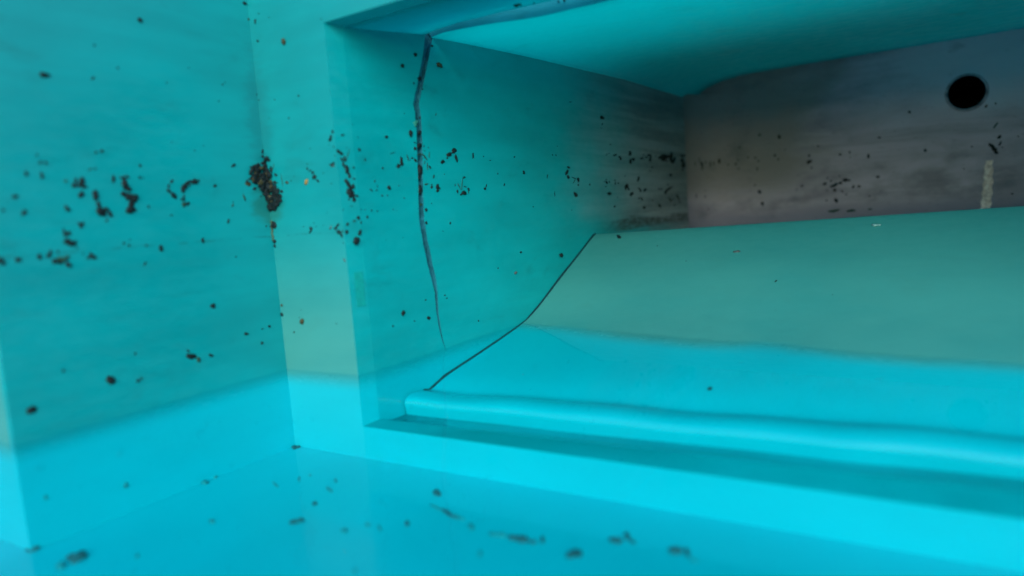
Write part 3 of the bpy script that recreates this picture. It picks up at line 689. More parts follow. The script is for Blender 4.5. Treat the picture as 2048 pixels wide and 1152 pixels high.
CLUMPS = """
#tiny dark dirt clump, first from the left above the waterline on the left wall|above the waterline on the left wall|dirt_clump
L -224.8 38.7 3.8 -2.5 -1.7 -3.1 k
L -226.2 42.4 2.1 -0.5 -0.2 -1.9 k
#tiny dark dirt clump, second from the left above the waterline on the left wall|above the waterline on the left wall|dirt_clump
L -197.0 31.7 1.8 -0.4 -0.2 -1.4 k
L -193.0 33.3 1.3 -0.3 -0.1 -1.1 k
#loose dark dirt clump, third from the left above the waterline on the left wall|above the waterline on the left wall|dirt_clump
L -132.3 44.5 5.2 -1.1 -0.4 -2.7 k
L -136.2 46.9 2.2 -0.5 -0.2 -1.8 k
L -135.5 52.3 1.3 -1.5 -0.7 -0.6 k
L -128.9 45.1 0.9 -2.1 -1.8 -0.5 k
#tiny dark dirt clump, first from the left along the lowest line of the left wall|along the lowest line of the left wall|dirt_clump
L -234.4 203.6 2.2 -0.7 -0.5 -1.2 k
L -231.8 203.7 1.5 1.6 0.7 -0.7 k
L -233.9 200.8 -0.2 -1.8 -1.3 0.1 k
#tiny dark dirt clump, second from the left along the lowest line of the left wall|along the lowest line of the left wall|dirt_clump
L -227.7 171.5 0.8 -2.0 -1.3 -0.6 k
L -225.6 168.8 2.9 -0.8 -0.5 -1.6 k
L -231.0 168.7 1.8 -0.2 -0.2 -1.2 k
#loose dark dirt clump around the sealant drip|around the sealant drip|dirt_clump
K 820.9 259.2 5.3 -4.2 -1.3 -2.6 k
K 826.7 249.9 5.2 -4.9 -1.8 -2.9 k
K 830.5 242.2 3.7 -0.4 0.0 -2.8 k
K 823.8 255.4 3.3 -3.7 -1.9 -2.5 k
#dense dark dirt clump around the tallest clump|around the tallest clump|dirt_clump
L -186.3 250.0 1.7 -0.7 -0.5 -1.0 k
L -182.2 251.3 2.6 0.5 0.1 -1.1 k
L -179.1 250.5 1.3 -0.8 -0.6 -0.8 k
L -183.9 243.8 -0.2 -5.1 -2.9 -0.2 k
L -180.7 238.0 1.8 -1.7 -1.7 -1.7 k
L -186.6 232.9 1.8 -2.1 -1.8 -1.6 k
L -181.1 229.6 3.2 -2.0 -2.0 -2.8 k
L -176.0 228.2 3.5 -2.2 -2.4 -3.3 k
L -180.2 221.7 -0.5 -3.9 -2.6 0.1 k
L -181.5 216.6 4.2 1.3 0.7 -3.1 k
L -176.3 215.7 0.8 -1.7 -1.2 -0.6 k
#tiny dark dirt clump, first from the left at the near end of the left wall|at the near end of the left wall|dirt_clump
L -308.0 174.0 2.0 -0.2 -0.2 -1.9 k
L -306.8 171.1 0.9 -2.7 -1.5 -0.8 k
L -310.0 172.5 1.9 -0.2 -0.2 -1.7 k
#tiny dark dirt clump, second from the left at the near end of the left wall|at the near end of the left wall|dirt_clump
L -267.4 174.4 2.3 1.7 0.8 -1.4 k
L -265.3 177.8 -0.2 -1.8 -0.9 0.1 k
#loose dark dirt clump, third from the left at the near end of the left wall|at the near end of the left wall|dirt_clump
L -262.7 168.2 3.0 -0.0 -0.1 -2.3 k
L -257.9 170.5 2.7 0.8 0.3 -1.7 g
L -254.8 169.0 3.1 -0.3 -0.3 -2.4 g
L -251.2 170.5 2.7 1.9 0.7 -1.1 g
L -258.4 166.9 2.8 -0.3 -0.2 -1.4 k
#tiny dark dirt clump, fourth from the left at the near end of the left wall|at the near end of the left wall|dirt_clump
L -250.4 195.3 0.1 -4.2 -1.0 -0.1 k
L -246.6 194.7 2.0 -1.0 -0.8 -1.7 k
L -249.1 193.7 1.7 -0.1 -0.2 -1.4 k
#loose dark dirt clump, fifth from the left at the near end of the left wall|at the near end of the left wall|dirt_clump
L -249.1 186.4 3.4 -0.2 -0.3 -2.4 k
L -246.5 184.7 2.8 -0.2 -0.4 -2.7 k
L -243.7 183.9 2.8 0.8 0.4 -2.0 k
L -241.4 185.6 1.7 0.5 0.2 -1.2 k
#dense dark dirt clump, sixth from the left at the near end of the left wall|at the near end of the left wall|dirt_clump
L -242.4 246.3 1.7 0.0 -0.2 -1.2 g
L -233.2 246.9 -0.4 -2.7 -1.2 -0.0 k
L -235.5 242.1 1.6 -1.6 -1.1 -1.2 k
L -230.8 242.7 1.9 1.7 0.9 -1.1 k
L -227.2 246.3 0.5 -3.6 -2.1 -0.6 k
L -225.8 240.8 3.4 -0.7 -0.4 -1.3 k
L -229.8 232.9 1.3 3.2 1.9 -0.6 k
#dense dark dirt clump at the start of the back panel|at the start of the back panel|dirt_clump
K 158.6 275.5 -0.5 -10.9 -2.7 0.3 k
K 153.3 292.0 -0.2 -5.6 -1.6 0.2 k
K 145.4 284.8 1.7 -5.4 -1.7 -0.4 k
K 165.8 285.4 0.2 -4.3 -1.6 0.0 k
K 176.3 280.4 -0.0 -8.0 -1.3 0.1 k
K 184.4 280.9 -0.2 -5.5 -1.5 0.1 k
K 156.2 283.7 -0.2 -5.3 -1.9 0.2 k
#tiny dark dirt clump, first from the left at the upper edge of the opening|at the upper edge of the opening|dirt_clump
F 123.2 287.5 -0.6 -2.2 -1.8 0.3 k
F 121.9 284.5 2.5 -0.6 -0.5 -1.1 k
#tiny dark dirt clump, second from the left at the upper edge of the opening|at the upper edge of the opening|dirt_clump
F 122.9 257.0 2.3 1.5 1.4 -1.0 k
F 119.1 255.8 2.4 -0.9 -0.7 -1.0 k
F 122.1 254.3 2.3 0.1 0.1 -0.9 a
#tiny dark dirt clump, first from the left before the corner nest|before the corner nest|dirt_clump
L -152.7 173.5 2.1 -0.2 -0.2 -1.7 k
L -152.6 170.1 2.0 -0.2 -0.2 -1.2 k
#loose dark dirt clump, second from the left before the corner nest|before the corner nest|dirt_clump
L -129.9 246.4 1.9 1.8 0.9 -0.8 k
L -134.2 241.0 -0.3 -2.0 -1.0 0.0 k
L -134.9 235.5 2.2 -2.0 -1.2 -1.1 k
L -130.5 230.7 2.0 -2.7 -1.9 -1.3 k
L -127.9 227.5 1.5 -0.0 -0.1 -1.0 k
#loose dark dirt clump, third from the left before the corner nest|before the corner nest|dirt_clump
L -117.5 229.5 -0.2 -1.7 -1.1 0.0 k
L -119.2 225.7 3.3 -0.6 -0.4 -1.2 k
L -119.2 220.1 -0.4 -3.1 -1.9 0.1 g
L -114.6 220.7 3.0 0.9 0.4 -1.5 k
#dense dark dirt clump, fourth from the left before the corner nest|before the corner nest|dirt_clump
L -116.2 239.5 3.7 1.2 0.7 -2.6 k
L -117.8 236.5 -0.4 -2.8 -1.9 0.0 k
L -110.6 245.0 3.7 1.5 0.5 -1.4 k
L -108.3 242.0 1.0 1.3 0.9 -0.5 k
L -102.0 246.4 2.8 -1.6 -1.7 -2.2 k
L -96.4 247.2 0.6 -1.2 -0.9 -0.4 k
L -114.1 241.6 2.3 -0.0 -0.2 -1.7 k
#tiny dark dirt clump before the widest part of the crack|before the widest part of the crack|dirt_clump
S 108.3 261.2 -0.0 -6.5 -2.4 -0.2 k
S 108.9 257.0 2.8 0.1 -0.2 -1.6 k
S 101.5 254.9 1.7 2.6 2.3 -0.5 k
#tiny dark dirt clump beside the pipe hole|beside the pipe hole|dirt_clump
K 512.3 206.9 5.5 0.6 0.5 -3.9 k
K 520.0 205.8 5.5 0.1 0.1 -2.2 k
#big matted black nest of dirt stuck in the corner of the walls|between nest and opening|dark_nest
F 21.3 220.8 -1.2 -3.6 -1.7 0.3 k
F 15.4 220.8 2.7 -3.3 -1.5 -0.5 k
F 8.3 217.9 -2.6 -3.6 -1.3 0.4 k
L 0.6 265.9 -3.6 -0.7 -0.1 0.9 k
F 2.2 257.1 -6.0 -0.9 -0.7 1.7 k
L -1.4 249.4 3.3 -1.6 -1.1 -1.3 k
L -2.8 254.3 0.9 -4.1 -1.4 -0.3 k
F 13.2 234.2 2.7 -1.4 -1.3 -1.1 k
F 7.3 210.6 -2.6 -0.0 0.0 1.3 k
L 1.0 221.0 0.2 -2.4 -1.4 -0.2 k
L -15.6 249.6 1.3 -1.2 -1.4 -1.1 k
L -13.8 263.5 2.3 -0.9 -1.4 -2.0 k
F 13.5 225.2 3.2 -2.1 -1.0 -0.7 k
F 15.2 232.2 -3.2 -3.1 -2.1 1.0 k
F 5.0 238.1 3.9 -2.6 -2.6 -1.6 k
F 14.3 222.5 -5.8 -1.1 -0.7 1.7 k
F 10.2 254.3 -0.1 -4.0 -3.2 0.1 k
F 3.2 243.9 5.2 -2.1 -1.4 -1.5 k
L 0.8 251.7 3.1 -2.5 -1.2 -1.0 k
L -1.5 254.6 -2.6 -2.5 -2.0 1.4 k
L -5.4 228.3 2.3 -2.1 -0.9 -0.7 k
F 7.4 235.1 -0.0 -2.5 -3.6 0.0 o
F 14.7 234.3 -3.5 -1.6 -0.9 0.8 k
F 3.5 253.5 1.0 -3.2 -1.4 -0.2 o
L -10.1 257.2 -2.1 -0.3 -0.1 0.8 k
F 13.5 220.9 -2.3 -3.9 -1.5 0.4 k
F 5.7 225.8 2.5 -2.9 -2.9 -1.1 o
L -8.6 236.5 2.3 -3.4 -2.1 -1.1 k
L -7.1 250.3 0.8 -3.7 -1.5 -0.4 k
F 8.4 234.7 -1.9 -2.3 -3.2 1.2 k
F 5.8 255.9 2.0 -1.4 -1.4 -0.8 o
F 19.9 222.4 1.5 -1.8 -1.6 -0.6 o
F 8.3 239.4 -1.2 -4.1 -1.9 0.2 k
F 7.7 226.6 -5.0 -0.9 -1.0 2.3 k
L -1.2 229.8 -0.5 -3.6 -2.1 0.0 k
L -8.0 248.7 2.1 -0.1 -0.5 -2.3 o
F 16.5 219.5 -0.1 -2.3 -2.6 0.1 k
F 2.1 215.3 -2.5 -2.8 -1.1 0.4 k
F 18.9 230.6 -1.8 -2.1 -3.1 1.1 k
F 14.8 214.9 -3.5 -3.3 -2.9 1.3 k
F 3.5 241.2 6.1 -1.6 -0.8 -1.3 k
L -3.2 240.2 2.9 -1.9 -1.0 -1.0 k
F 11.0 214.0 -5.3 0.1 0.1 1.0 k
F 18.4 233.3 -3.7 -2.2 -0.8 0.6 k
L -0.6 268.1 -2.5 -1.9 -1.8 1.6 k
L -12.5 251.1 0.7 -3.1 -1.0 -0.2 o
F 9.7 217.2 -3.2 -1.3 -1.6 1.7 k
L -3.1 266.0 -2.1 -0.4 -0.3 2.2 k
L 1.1 219.3 1.9 -1.9 -1.8 -1.2 k
F 3.6 215.7 1.8 -2.8 -1.4 -0.4 k
F 2.9 214.6 2.2 -1.2 -2.1 -1.8 k
L -17.0 263.6 0.9 -1.5 -1.5 -0.7 o
F 5.5 252.4 4.6 -3.1 -1.2 -0.7 o
F 4.1 219.0 2.5 -1.0 -0.9 -1.0 k
L -0.5 240.5 -3.0 -1.3 -1.0 1.8 k
L -15.3 261.4 -1.8 -2.9 -1.2 0.4 k
F 7.3 212.1 2.2 -2.6 -1.2 -0.4 k
L -9.0 245.9 2.7 -1.1 -1.0 -1.4 k
F 13.2 226.1 2.1 -2.4 -1.3 -0.5 k
F 2.3 236.2 0.5 -3.6 -1.3 -0.1 k
L -17.6 258.1 -1.7 -2.5 -1.4 0.5 k
L -11.9 240.8 -3.5 -1.3 -0.5 1.3 k
L -0.7 269.9 -4.9 -0.3 0.2 1.8 k
F 9.8 235.8 -2.6 -0.5 -0.9 2.1 k
F 23.1 221.7 2.9 -2.6 -2.1 -1.0 k
L -17.9 245.3 -2.9 -0.3 -0.0 1.9 k
L -13.3 249.1 -1.9 -0.7 -0.7 1.5 k
L -1.0 248.7 -1.4 -1.7 -1.9 0.9 k
L -2.5 239.9 0.4 -3.4 -1.1 -0.2 k
L -10.6 254.5 2.6 -0.8 -1.0 -1.7 k
L 0.5 248.6 -2.4 -1.7 -1.0 1.0 k
F 2.0 260.8 -0.3 -3.3 -1.7 0.1 k
L -1.0 237.7 -3.9 -0.4 -0.0 1.1 k
F 6.7 211.0 2.1 -2.5 -1.8 -0.7 k
L -11.7 256.1 1.4 -1.7 -1.7 -1.0 k
F 17.7 221.2 3.0 -1.5 -2.0 -1.7 k
F 3.6 262.4 0.8 -2.3 -3.6 -0.5 k
F 12.0 238.3 2.3 -4.0 -1.9 -0.5 k
F 13.3 237.2 0.5 -2.9 -3.6 -0.2 k
L -6.1 263.5 1.8 -0.6 -0.8 -1.2 k
F 9.8 224.6 -3.6 -3.2 -1.6 0.8 k
F 16.5 227.3 -4.1 -0.7 -0.8 1.9 k
L 0.1 213.6 2.9 -0.4 -0.4 -1.4 k
F 3.5 231.0 -0.1 -2.3 -1.7 0.1 k
L -9.8 248.8 2.9 -1.0 -1.3 -2.0 k
L -20.5 253.0 -0.9 -2.3 -2.3 0.4 k
F 22.7 224.8 -3.1 -1.6 -1.5 1.3 k
F 20.8 224.8 -2.4 -3.0 -1.6 0.6 k
F 14.2 218.6 4.6 -0.9 -0.5 -1.2 k
L -0.4 228.8 -2.5 -3.7 -1.5 0.6 k
F 6.6 216.4 2.6 -2.1 -1.4 -0.7 k
F 18.6 232.1 -4.4 -2.7 -2.3 1.6 k
L -19.8 246.4 -4.4 -1.7 -0.7 1.5 k
F 4.0 260.7 5.1 -0.6 -0.2 -1.2 k
F 10.5 212.1 1.5 -4.1 -2.9 -0.5 k
F 5.6 235.0 -0.8 -2.1 -3.4 0.6 k
L -1.0 271.7 -3.4 -1.7 -0.7 1.1 k
F 4.9 259.0 1.3 -4.0 -1.2 -0.1 k
L -4.8 241.3 0.8 -1.8 -1.3 -0.4 k
F 6.6 224.9 3.5 -3.0 -2.0 -1.0 k
F 4.5 225.6 -0.7 -4.0 -3.6 0.3 k
L -9.8 240.2 3.2 -1.6 -1.3 -1.6 k
L -18.9 251.4 -1.2 -1.9 -1.4 0.5 k
L -14.3 247.8 -2.5 -3.0 -0.8 0.4 k
L -0.8 260.3 4.0 -1.4 -1.2 -2.0 k
L -8.1 253.9 0.8 -2.5 -2.1 -0.6 k
F 12.2 227.2 2.0 -3.9 -2.2 -0.5 k
L -21.1 249.7 -1.3 -3.7 -2.4 0.4 o
F 14.0 215.9 -3.8 -2.2 -1.2 0.9 k
L -14.7 251.2 0.3 -1.7 -2.2 -0.4 k
L -21.6 251.0 0.2 -3.6 -2.0 -0.3 k
L 0.1 258.3 -1.6 -2.4 -1.3 0.5 k
L -3.0 232.9 2.5 -3.2 -2.1 -1.2 k
F 5.0 214.4 -3.3 -1.7 -1.6 1.3 k
L -8.3 262.8 -3.9 -0.2 0.2 1.8 o
L -6.4 247.0 -1.5 -3.3 -1.9 0.4 k
F 13.4 224.9 -6.1 -0.3 -0.1 1.2 k
L -18.6 260.1 0.8 -3.0 -1.2 -0.3 k
L -1.8 245.6 0.8 -1.9 -1.6 -0.6 k
L -0.1 239.4 -1.6 -2.7 -1.7 0.5 k
F 16.4 231.6 3.3 -2.3 -2.6 -1.6 o
L -7.2 234.1 2.0 -1.0 -0.6 -0.7 k
F 21.4 219.1 -0.8 -3.9 -1.3 0.1 k
F 9.2 220.1 2.5 -1.0 -0.8 -0.9 o
F 6.6 245.0 -0.3 -2.0 -3.5 0.3 o
F 4.6 222.6 -4.1 -2.8 -1.6 1.0 k
L -7.3 243.0 -0.3 -3.1 -2.7 -0.1 k
L -3.3 231.2 2.1 -2.5 -1.5 -0.9 k
L -17.1 248.9 -2.3 -1.9 -1.8 1.5 k
L -2.6 265.6 -1.4 -1.7 -2.0 0.9 k
L -14.6 262.0 -3.2 -1.9 -0.7 0.8 k
L -13.5 257.3 -3.9 -2.1 -1.0 1.4 k
L -8.0 246.6 0.7 -2.3 -2.7 -0.7 o
F 2.1 223.1 2.3 -2.5 -3.1 -1.2 k
L -16.2 264.8 2.7 -1.6 -1.6 -1.7 k
F 5.4 240.8 1.7 -2.9 -2.6 -0.6 k
L -9.0 237.5 -3.4 -2.4 -1.0 1.0 k
L -3.6 266.7 -2.1 -1.4 -1.1 1.2 k
F 12.7 218.4 4.6 -2.9 -2.2 -1.5 k
F 4.3 258.8 -5.3 -1.3 -0.8 1.3 k
L -14.5 259.9 2.4 -1.5 -1.6 -1.7 k
L -23.4 260.0 -1.8 -3.4 -2.0 0.5 k
F 7.4 252.5 -6.5 0.0 -0.0 1.2 k
F 3.6 212.1 0.4 -2.8 -2.1 -0.1 k
F 16.8 232.9 -4.7 -2.0 -1.6 1.6 k
L -15.7 261.8 -2.0 -1.0 -0.7 1.2 k
L -16.4 257.3 0.7 -1.7 -2.5 -0.9 o
F 9.1 238.2 -1.5 -2.7 -2.5 0.6 o
L -14.7 265.5 -2.6 -3.9 -2.0 0.7 k
F 3.9 243.9 3.1 -0.7 -0.4 -0.8 k
L -20.1 248.4 -0.1 -3.6 -2.3 -0.2 k
F 11.7 216.1 4.0 -1.5 -0.7 -0.8 k
L -7.3 251.7 2.5 -2.8 -2.4 -1.6 k
L -11.2 245.0 0.6 -3.9 -2.1 -0.4 o
F 7.9 214.9 -3.7 -3.0 -2.9 1.5 k
L -4.1 230.9 -4.9 -1.2 -0.6 2.3 k
L -2.3 249.1 -1.9 -2.3 -2.4 1.2 k
L -4.1 253.8 1.6 -3.8 -2.3 -0.8 k
L -2.1 235.4 -5.0 -1.7 -0.8 2.0 k
F 6.1 242.1 -4.4 0.4 0.2 1.3 k
L -11.2 263.2 -0.6 -1.8 -2.0 0.3 k
L 0.6 243.2 2.9 -2.3 -1.1 -0.9 k
F 6.4 224.8 1.1 -2.5 -2.6 -0.5 k
L -6.9 229.4 3.6 -0.3 -0.3 -1.4 k
F 3.3 223.5 1.9 -3.4 -1.8 -0.4 k
F 2.4 215.8 -3.3 -1.4 -1.1 1.1 k
F 12.1 227.4 -3.4 -1.5 -0.9 0.8 k
L 0.7 256.1 3.6 -2.2 -0.9 -0.9 k
L -14.4 243.5 -0.3 -1.7 -1.7 0.0 o
L -2.9 242.2 0.2 -4.0 -1.9 -0.2 k
L -14.4 258.9 0.0 -2.6 -1.1 -0.1 k
F 2.6 247.9 -2.0 -3.4 -2.8 0.7 k
L -18.7 265.5 -2.8 -0.8 -0.3 1.0 k
F 10.9 218.4 2.2 -3.1 -1.1 -0.3 k
L -1.6 239.0 -5.0 -0.3 0.1 1.2 k
L -0.3 235.2 -1.3 -1.6 -1.8 0.9 k
L -12.5 265.7 -0.0 -2.3 -2.1 -0.2 k
L -20.4 262.6 3.0 -1.7 -1.1 -1.2 k
L 1.3 254.2 4.4 -1.9 -1.2 -1.5 k
L -0.8 256.5 -0.0 -2.9 -1.3 -0.1 k
F 7.1 274.8 -2.7 -2.3 -2.2 1.1 k
F 6.2 209.4 -6.3 -0.9 -0.3 1.0 k
L 1.3 236.7 -3.8 -0.1 0.2 2.2 k
L -6.2 250.9 1.8 -1.0 -0.8 -0.9 k
L -20.2 249.8 3.0 -2.4 -1.6 -1.4 k
L -23.6 255.0 3.3 -1.0 -0.4 -0.7 k
F 2.6 255.6 2.0 -1.7 -1.6 -0.8 k
F 15.3 223.0 -3.7 -0.2 -0.1 1.4 k
F 7.1 273.9 4.0 -2.7 -1.7 -1.0 k
L -17.3 253.6 1.2 -2.3 -1.7 -0.7 k
L -2.8 224.0 1.2 -1.6 -0.3 -0.2 k
F 15.6 243.2 -0.9 -1.8 -0.9 0.2 k
L -8.6 230.2 1.8 -0.7 -0.2 -0.3 k
L -21.1 244.4 1.0 -0.3 -0.3 -0.6 k
L -26.1 257.4 0.6 -2.2 -0.3 -0.1 g
L -11.6 236.6 -1.8 -0.9 -0.2 0.2 o
L -3.2 220.9 -2.2 -1.3 -0.3 0.4 g
L -4.2 210.2 0.5 -1.0 -0.3 -0.1 g
F 23.1 235.4 -2.2 -1.5 -0.3 0.2 g
L -11.0 267.7 1.2 -0.9 -0.2 -0.2 o
F 19.7 242.9 1.6 -0.8 -0.6 -0.5 k
L -4.2 283.3 -0.5 -2.3 -1.0 0.0 k
L -1.1 285.8 1.5 0.7 0.5 -0.8 k
L -4.5 277.9 1.6 0.0 -0.2 -1.2 k
L -25.8 250.2 3.6 2.3 0.6 -0.7 k
L -32.1 246.3 1.7 0.0 -0.2 -1.3 k
F 11.7 260.5 1.0 -4.2 -1.5 -0.1 k
F 16.0 243.7 0.5 -2.0 -1.5 -0.1 k
F 17.8 238.9 0.2 -2.3 -1.0 -0.0 k
#small dark clump hanging below the corner nest on a brown streak|by the faint line beside the opening|dirt_clump
F 4.8 191.5 -0.5 -3.1 -4.0 0.2 k
L 0.8 187.8 2.7 -2.2 -1.9 -1.6 k
F 7.0 188.0 -0.5 -2.8 -3.1 0.2 k
F 4.5 190.0 4.7 -0.2 -0.4 -2.3 k
#tiny dark dirt clump, first from the left by the faint line beside the opening|by the faint line beside the opening|dirt_clump
F 73.1 181.6 0.7 -2.8 -1.7 -0.2 k
F 71.2 177.9 2.1 1.5 0.8 -0.6 k
F 74.6 182.1 1.8 -0.1 -0.1 -1.0 k
#tiny dark dirt clump, second from the left by the faint line beside the opening|by the faint line beside the opening|dirt_clump
F 121.3 184.2 2.2 1.5 1.0 -0.7 k
F 116.1 180.0 2.3 -0.4 -0.5 -1.2 k
F 118.7 182.0 1.4 0.7 0.6 -0.6 k
#tiny dark dirt clump, third from the left by the faint line beside the opening|by the faint line beside the opening|dirt_clump
F 121.4 175.2 3.3 -0.2 -0.3 -2.0 k
F 125.2 171.6 1.2 -2.4 -1.4 -0.4 k
F 127.4 175.7 2.0 -0.1 -0.1 -0.6 g
#tiny dark dirt clump in the back panel low cluster|in the back panel low cluster|dirt_clump
K 486.3 195.5 7.4 3.1 1.2 -3.0 k
K 501.0 200.6 4.7 -0.4 -0.1 -2.7 k
K 492.0 198.9 2.9 -2.1 -1.2 -2.0 k
#dense dark dirt clump in the left wall dirt band|in the left wall dirt band|dirt_clump
L -214.0 222.6 0.6 -2.7 -1.8 -0.6 k
L -214.1 215.1 1.4 -3.3 -2.6 -1.3 k
L -210.6 213.7 1.4 -3.3 -2.0 -1.0 k
L -207.0 217.4 2.2 -0.9 -1.0 -2.0 k
L -203.3 212.2 1.4 -3.4 -1.7 -0.9 k
L -207.5 206.0 0.9 1.7 0.8 -0.4 k
L -212.0 216.9 3.1 -0.1 -0.3 -2.5 k
#loose dark dirt clump, first from the left in the middle row of the dim wall|in the middle row of the dim wall|dirt_clump
S 748.3 238.7 3.6 0.0 -0.2 -1.1 k
S 738.8 235.0 6.3 0.5 0.2 -0.6 k
S 748.2 233.1 2.9 -2.3 -3.0 -0.7 k
S 763.0 234.3 1.0 -2.0 -2.0 -0.2 k
#tiny dark dirt clump, second from the left in the middle row of the dim wall|in the middle row of the dim wall|dirt_clump
S 792.3 237.6 4.3 -1.0 -1.6 -1.0 k
S 792.0 231.1 0.2 -2.4 -1.8 -0.1 k
S 808.2 231.7 2.3 -1.2 -2.1 -0.7 k
#loose dark dirt clump, third from the left in the middle row of the dim wall|in the middle row of the dim wall|dirt_clump
S 853.3 225.7 0.4 -4.7 -5.8 -0.2 k
S 845.9 221.1 -0.7 -4.8 -3.4 0.0 k
S 863.4 218.9 3.6 -2.7 -3.1 -0.6 k
S 856.3 222.3 6.9 -0.0 -0.2 -1.7 k
#tiny dark dirt clump, first from the left in the top row of the dim wall|in the top row of the dim wall|dirt_clump
S 794.8 290.7 5.3 -0.6 -1.5 -1.5 k
S 803.6 292.3 5.3 0.9 1.0 -1.3 k
#tiny dark dirt clump, second from the left in the top row of the dim wall|in the top row of the dim wall|dirt_clump
S 822.5 288.2 3.0 -2.2 -4.1 -1.0 k
S 827.9 284.4 1.8 -2.3 -4.1 -0.7 k
#loose dark dirt clump, third from the left in the top row of the dim wall|in the top row of the dim wall|dirt_clump
S 882.2 297.8 1.5 -4.7 -4.9 -0.5 k
S 876.6 294.9 3.2 2.1 2.3 -0.5 k
S 880.9 280.3 -0.3 -5.5 -4.5 -0.2 k
S 900.5 284.5 1.1 -3.3 -6.7 -0.6 k
S 892.8 285.3 5.3 0.1 -0.2 -1.4 k
#dense dark dirt clump, fourth from the left in the top row of the dim wall|in the top row of the dim wall|dirt_clump
S 951.6 289.0 9.5 2.2 2.6 -1.7 k
S 980.6 291.9 6.6 0.2 -0.3 -2.0 k
S 966.4 286.9 3.8 0.1 -0.1 -1.0 k
S 1003.6 289.0 2.6 6.9 4.3 -0.0 k
S 994.2 297.3 4.0 -2.6 -3.5 -0.8 k
S 1007.0 299.2 7.8 -0.2 -0.7 -1.2 k
S 963.4 297.7 2.1 -1.4 -2.4 -0.6 k
#dense dark dirt clump, fifth from the left in the top row of the dim wall|in the top row of the dim wall|dirt_clump
S 1071.9 293.9 12.8 0.4 -0.5 -3.3 k
S 1089.7 298.9 12.5 1.9 2.3 -2.5 k
S 1092.8 290.0 14.1 -1.4 -3.4 -2.9 k
S 1113.4 297.3 14.4 -1.4 -4.3 -3.7 k
S 1104.1 293.3 15.5 0.4 -0.5 -3.8 k
S 1133.7 298.7 10.1 2.2 3.5 -2.1 k
S 1151.9 299.3 3.2 10.9 6.9 0.1 k
S 1146.0 289.9 4.1 -4.2 -5.2 -0.8 k
S 1166.5 288.9 9.1 6.2 5.8 -0.8 k
S 1118.6 286.9 9.4 -1.7 -2.2 -1.2 k
S 1176.6 294.6 4.5 3.8 4.8 -0.5 k
#loose dark dirt clump, sixth from the left in the top row of the dim wall|in the top row of the dim wall|dirt_clump
S 1233.1 303.3 5.0 -2.9 -5.3 -1.1 k
S 1250.3 302.6 16.3 3.7 2.5 -1.3 k
S 1235.3 291.4 2.4 -5.8 -8.8 -0.7 k
S 1242.0 278.7 1.0 -7.4 -8.5 -0.4 k
S 1237.8 266.6 -0.1 -3.4 -5.5 -0.1 k
#tiny dark dirt clump, first from the left just past the crack, lower down|just past the crack, lower down|dirt_clump
S 166.7 226.7 -0.2 -1.8 -2.1 0.0 k
S 167.6 230.5 -0.2 -1.2 -1.1 0.0 k
#loose dark dirt clump, second from the left just past the crack, lower down|just past the crack, lower down|dirt_clump
S 179.8 227.5 0.0 -3.6 -2.5 -0.1 k
S 183.5 225.4 2.5 -1.4 -1.3 -0.8 k
S 179.1 222.0 -0.3 -2.3 -2.3 0.0 k
S 181.7 229.9 1.0 1.4 1.3 -0.3 k
#dense dark dirt clump, third from the left just past the crack, lower down|just past the crack, lower down|dirt_clump
S 241.1 217.8 5.2 -1.2 -1.9 -2.5 k
S 234.1 215.7 2.4 -0.0 -0.2 -1.1 k
S 238.4 230.3 -1.9 -8.5 -0.8 0.0 g
S 230.1 229.1 1.9 -2.3 -1.0 -0.3 g
S 246.0 227.1 3.6 -0.8 -0.5 -0.6 k
S 253.9 223.6 1.6 -2.4 -1.7 -0.4 k
S 232.9 225.9 1.4 -3.0 -0.7 -0.1 g
S 253.4 219.3 -0.3 -2.3 -0.8 0.0 g
#tiny dark dirt clump, first from the left low on the dim wall|low on the dim wall|dirt_clump
S 925.5 219.1 5.7 -1.9 -2.3 -0.9 k
S 931.9 214.2 1.0 -2.9 -3.3 -0.2 k
#tiny dark dirt clump, second from the left low on the dim wall|low on the dim wall|dirt_clump
S 1056.1 216.9 6.8 -0.1 -0.2 -1.8 k
S 1071.8 216.8 -0.3 -2.1 -4.3 0.0 k
#loose dark dirt clump, third from the left low on the dim wall|low on the dim wall|dirt_clump
S 1122.2 216.8 18.4 4.1 3.8 -2.0 k
S 1098.9 208.6 4.4 4.8 5.0 -0.5 k
S 1150.2 222.0 7.9 0.9 1.1 -1.2 k
S 1108.3 213.1 7.5 2.9 4.2 -1.3 k
S 1119.2 227.5 1.0 -2.6 -2.2 -0.1 k
#loose dark dirt clump, fourth from the left low on the dim wall|low on the dim wall|dirt_clump
S 1128.4 189.8 7.1 -5.9 -2.7 -0.4 k
S 1150.5 190.9 12.0 1.2 0.6 -0.7 k
S 1146.9 198.0 4.6 -0.1 -0.1 -0.9 k
S 1141.0 188.8 8.2 1.4 0.9 -0.6 k
#tiny dark dirt clump, fifth from the left low on the dim wall|low on the dim wall|dirt_clump
S 1184.4 198.1 5.5 -3.5 -3.8 -0.6 k
S 1194.0 191.3 5.2 -3.6 -3.5 -0.5 k
#dense dark dirt clump low on the slanted edge of the opening|low on the slanted edge of the opening|dirt_clump
J 10.2 234.3 1.6 -3.8 -2.0 -0.7 k
J 12.3 230.1 1.3 -2.5 -1.6 -0.8 k
J 15.2 227.2 2.8 3.6 1.2 -0.7 k
J 18.2 229.0 0.3 -2.8 -1.4 -0.2 k
J 12.4 220.7 0.4 -4.6 -3.1 -0.4 k
J 10.0 223.1 -0.4 -3.3 -2.1 0.1 k
J 16.9 218.7 0.3 -3.7 -1.8 -0.2 k
J 12.5 217.0 2.4 -0.9 -0.8 -1.6 k
J 15.2 222.5 2.2 -1.9 -1.5 -1.4 k
#tiny dark dirt clump midway along the recess wall|midway along the recess wall|dirt_clump
S 580.7 261.3 5.3 -1.4 -1.9 -1.4 k
S 571.5 251.5 3.6 3.9 3.6 -0.6 k
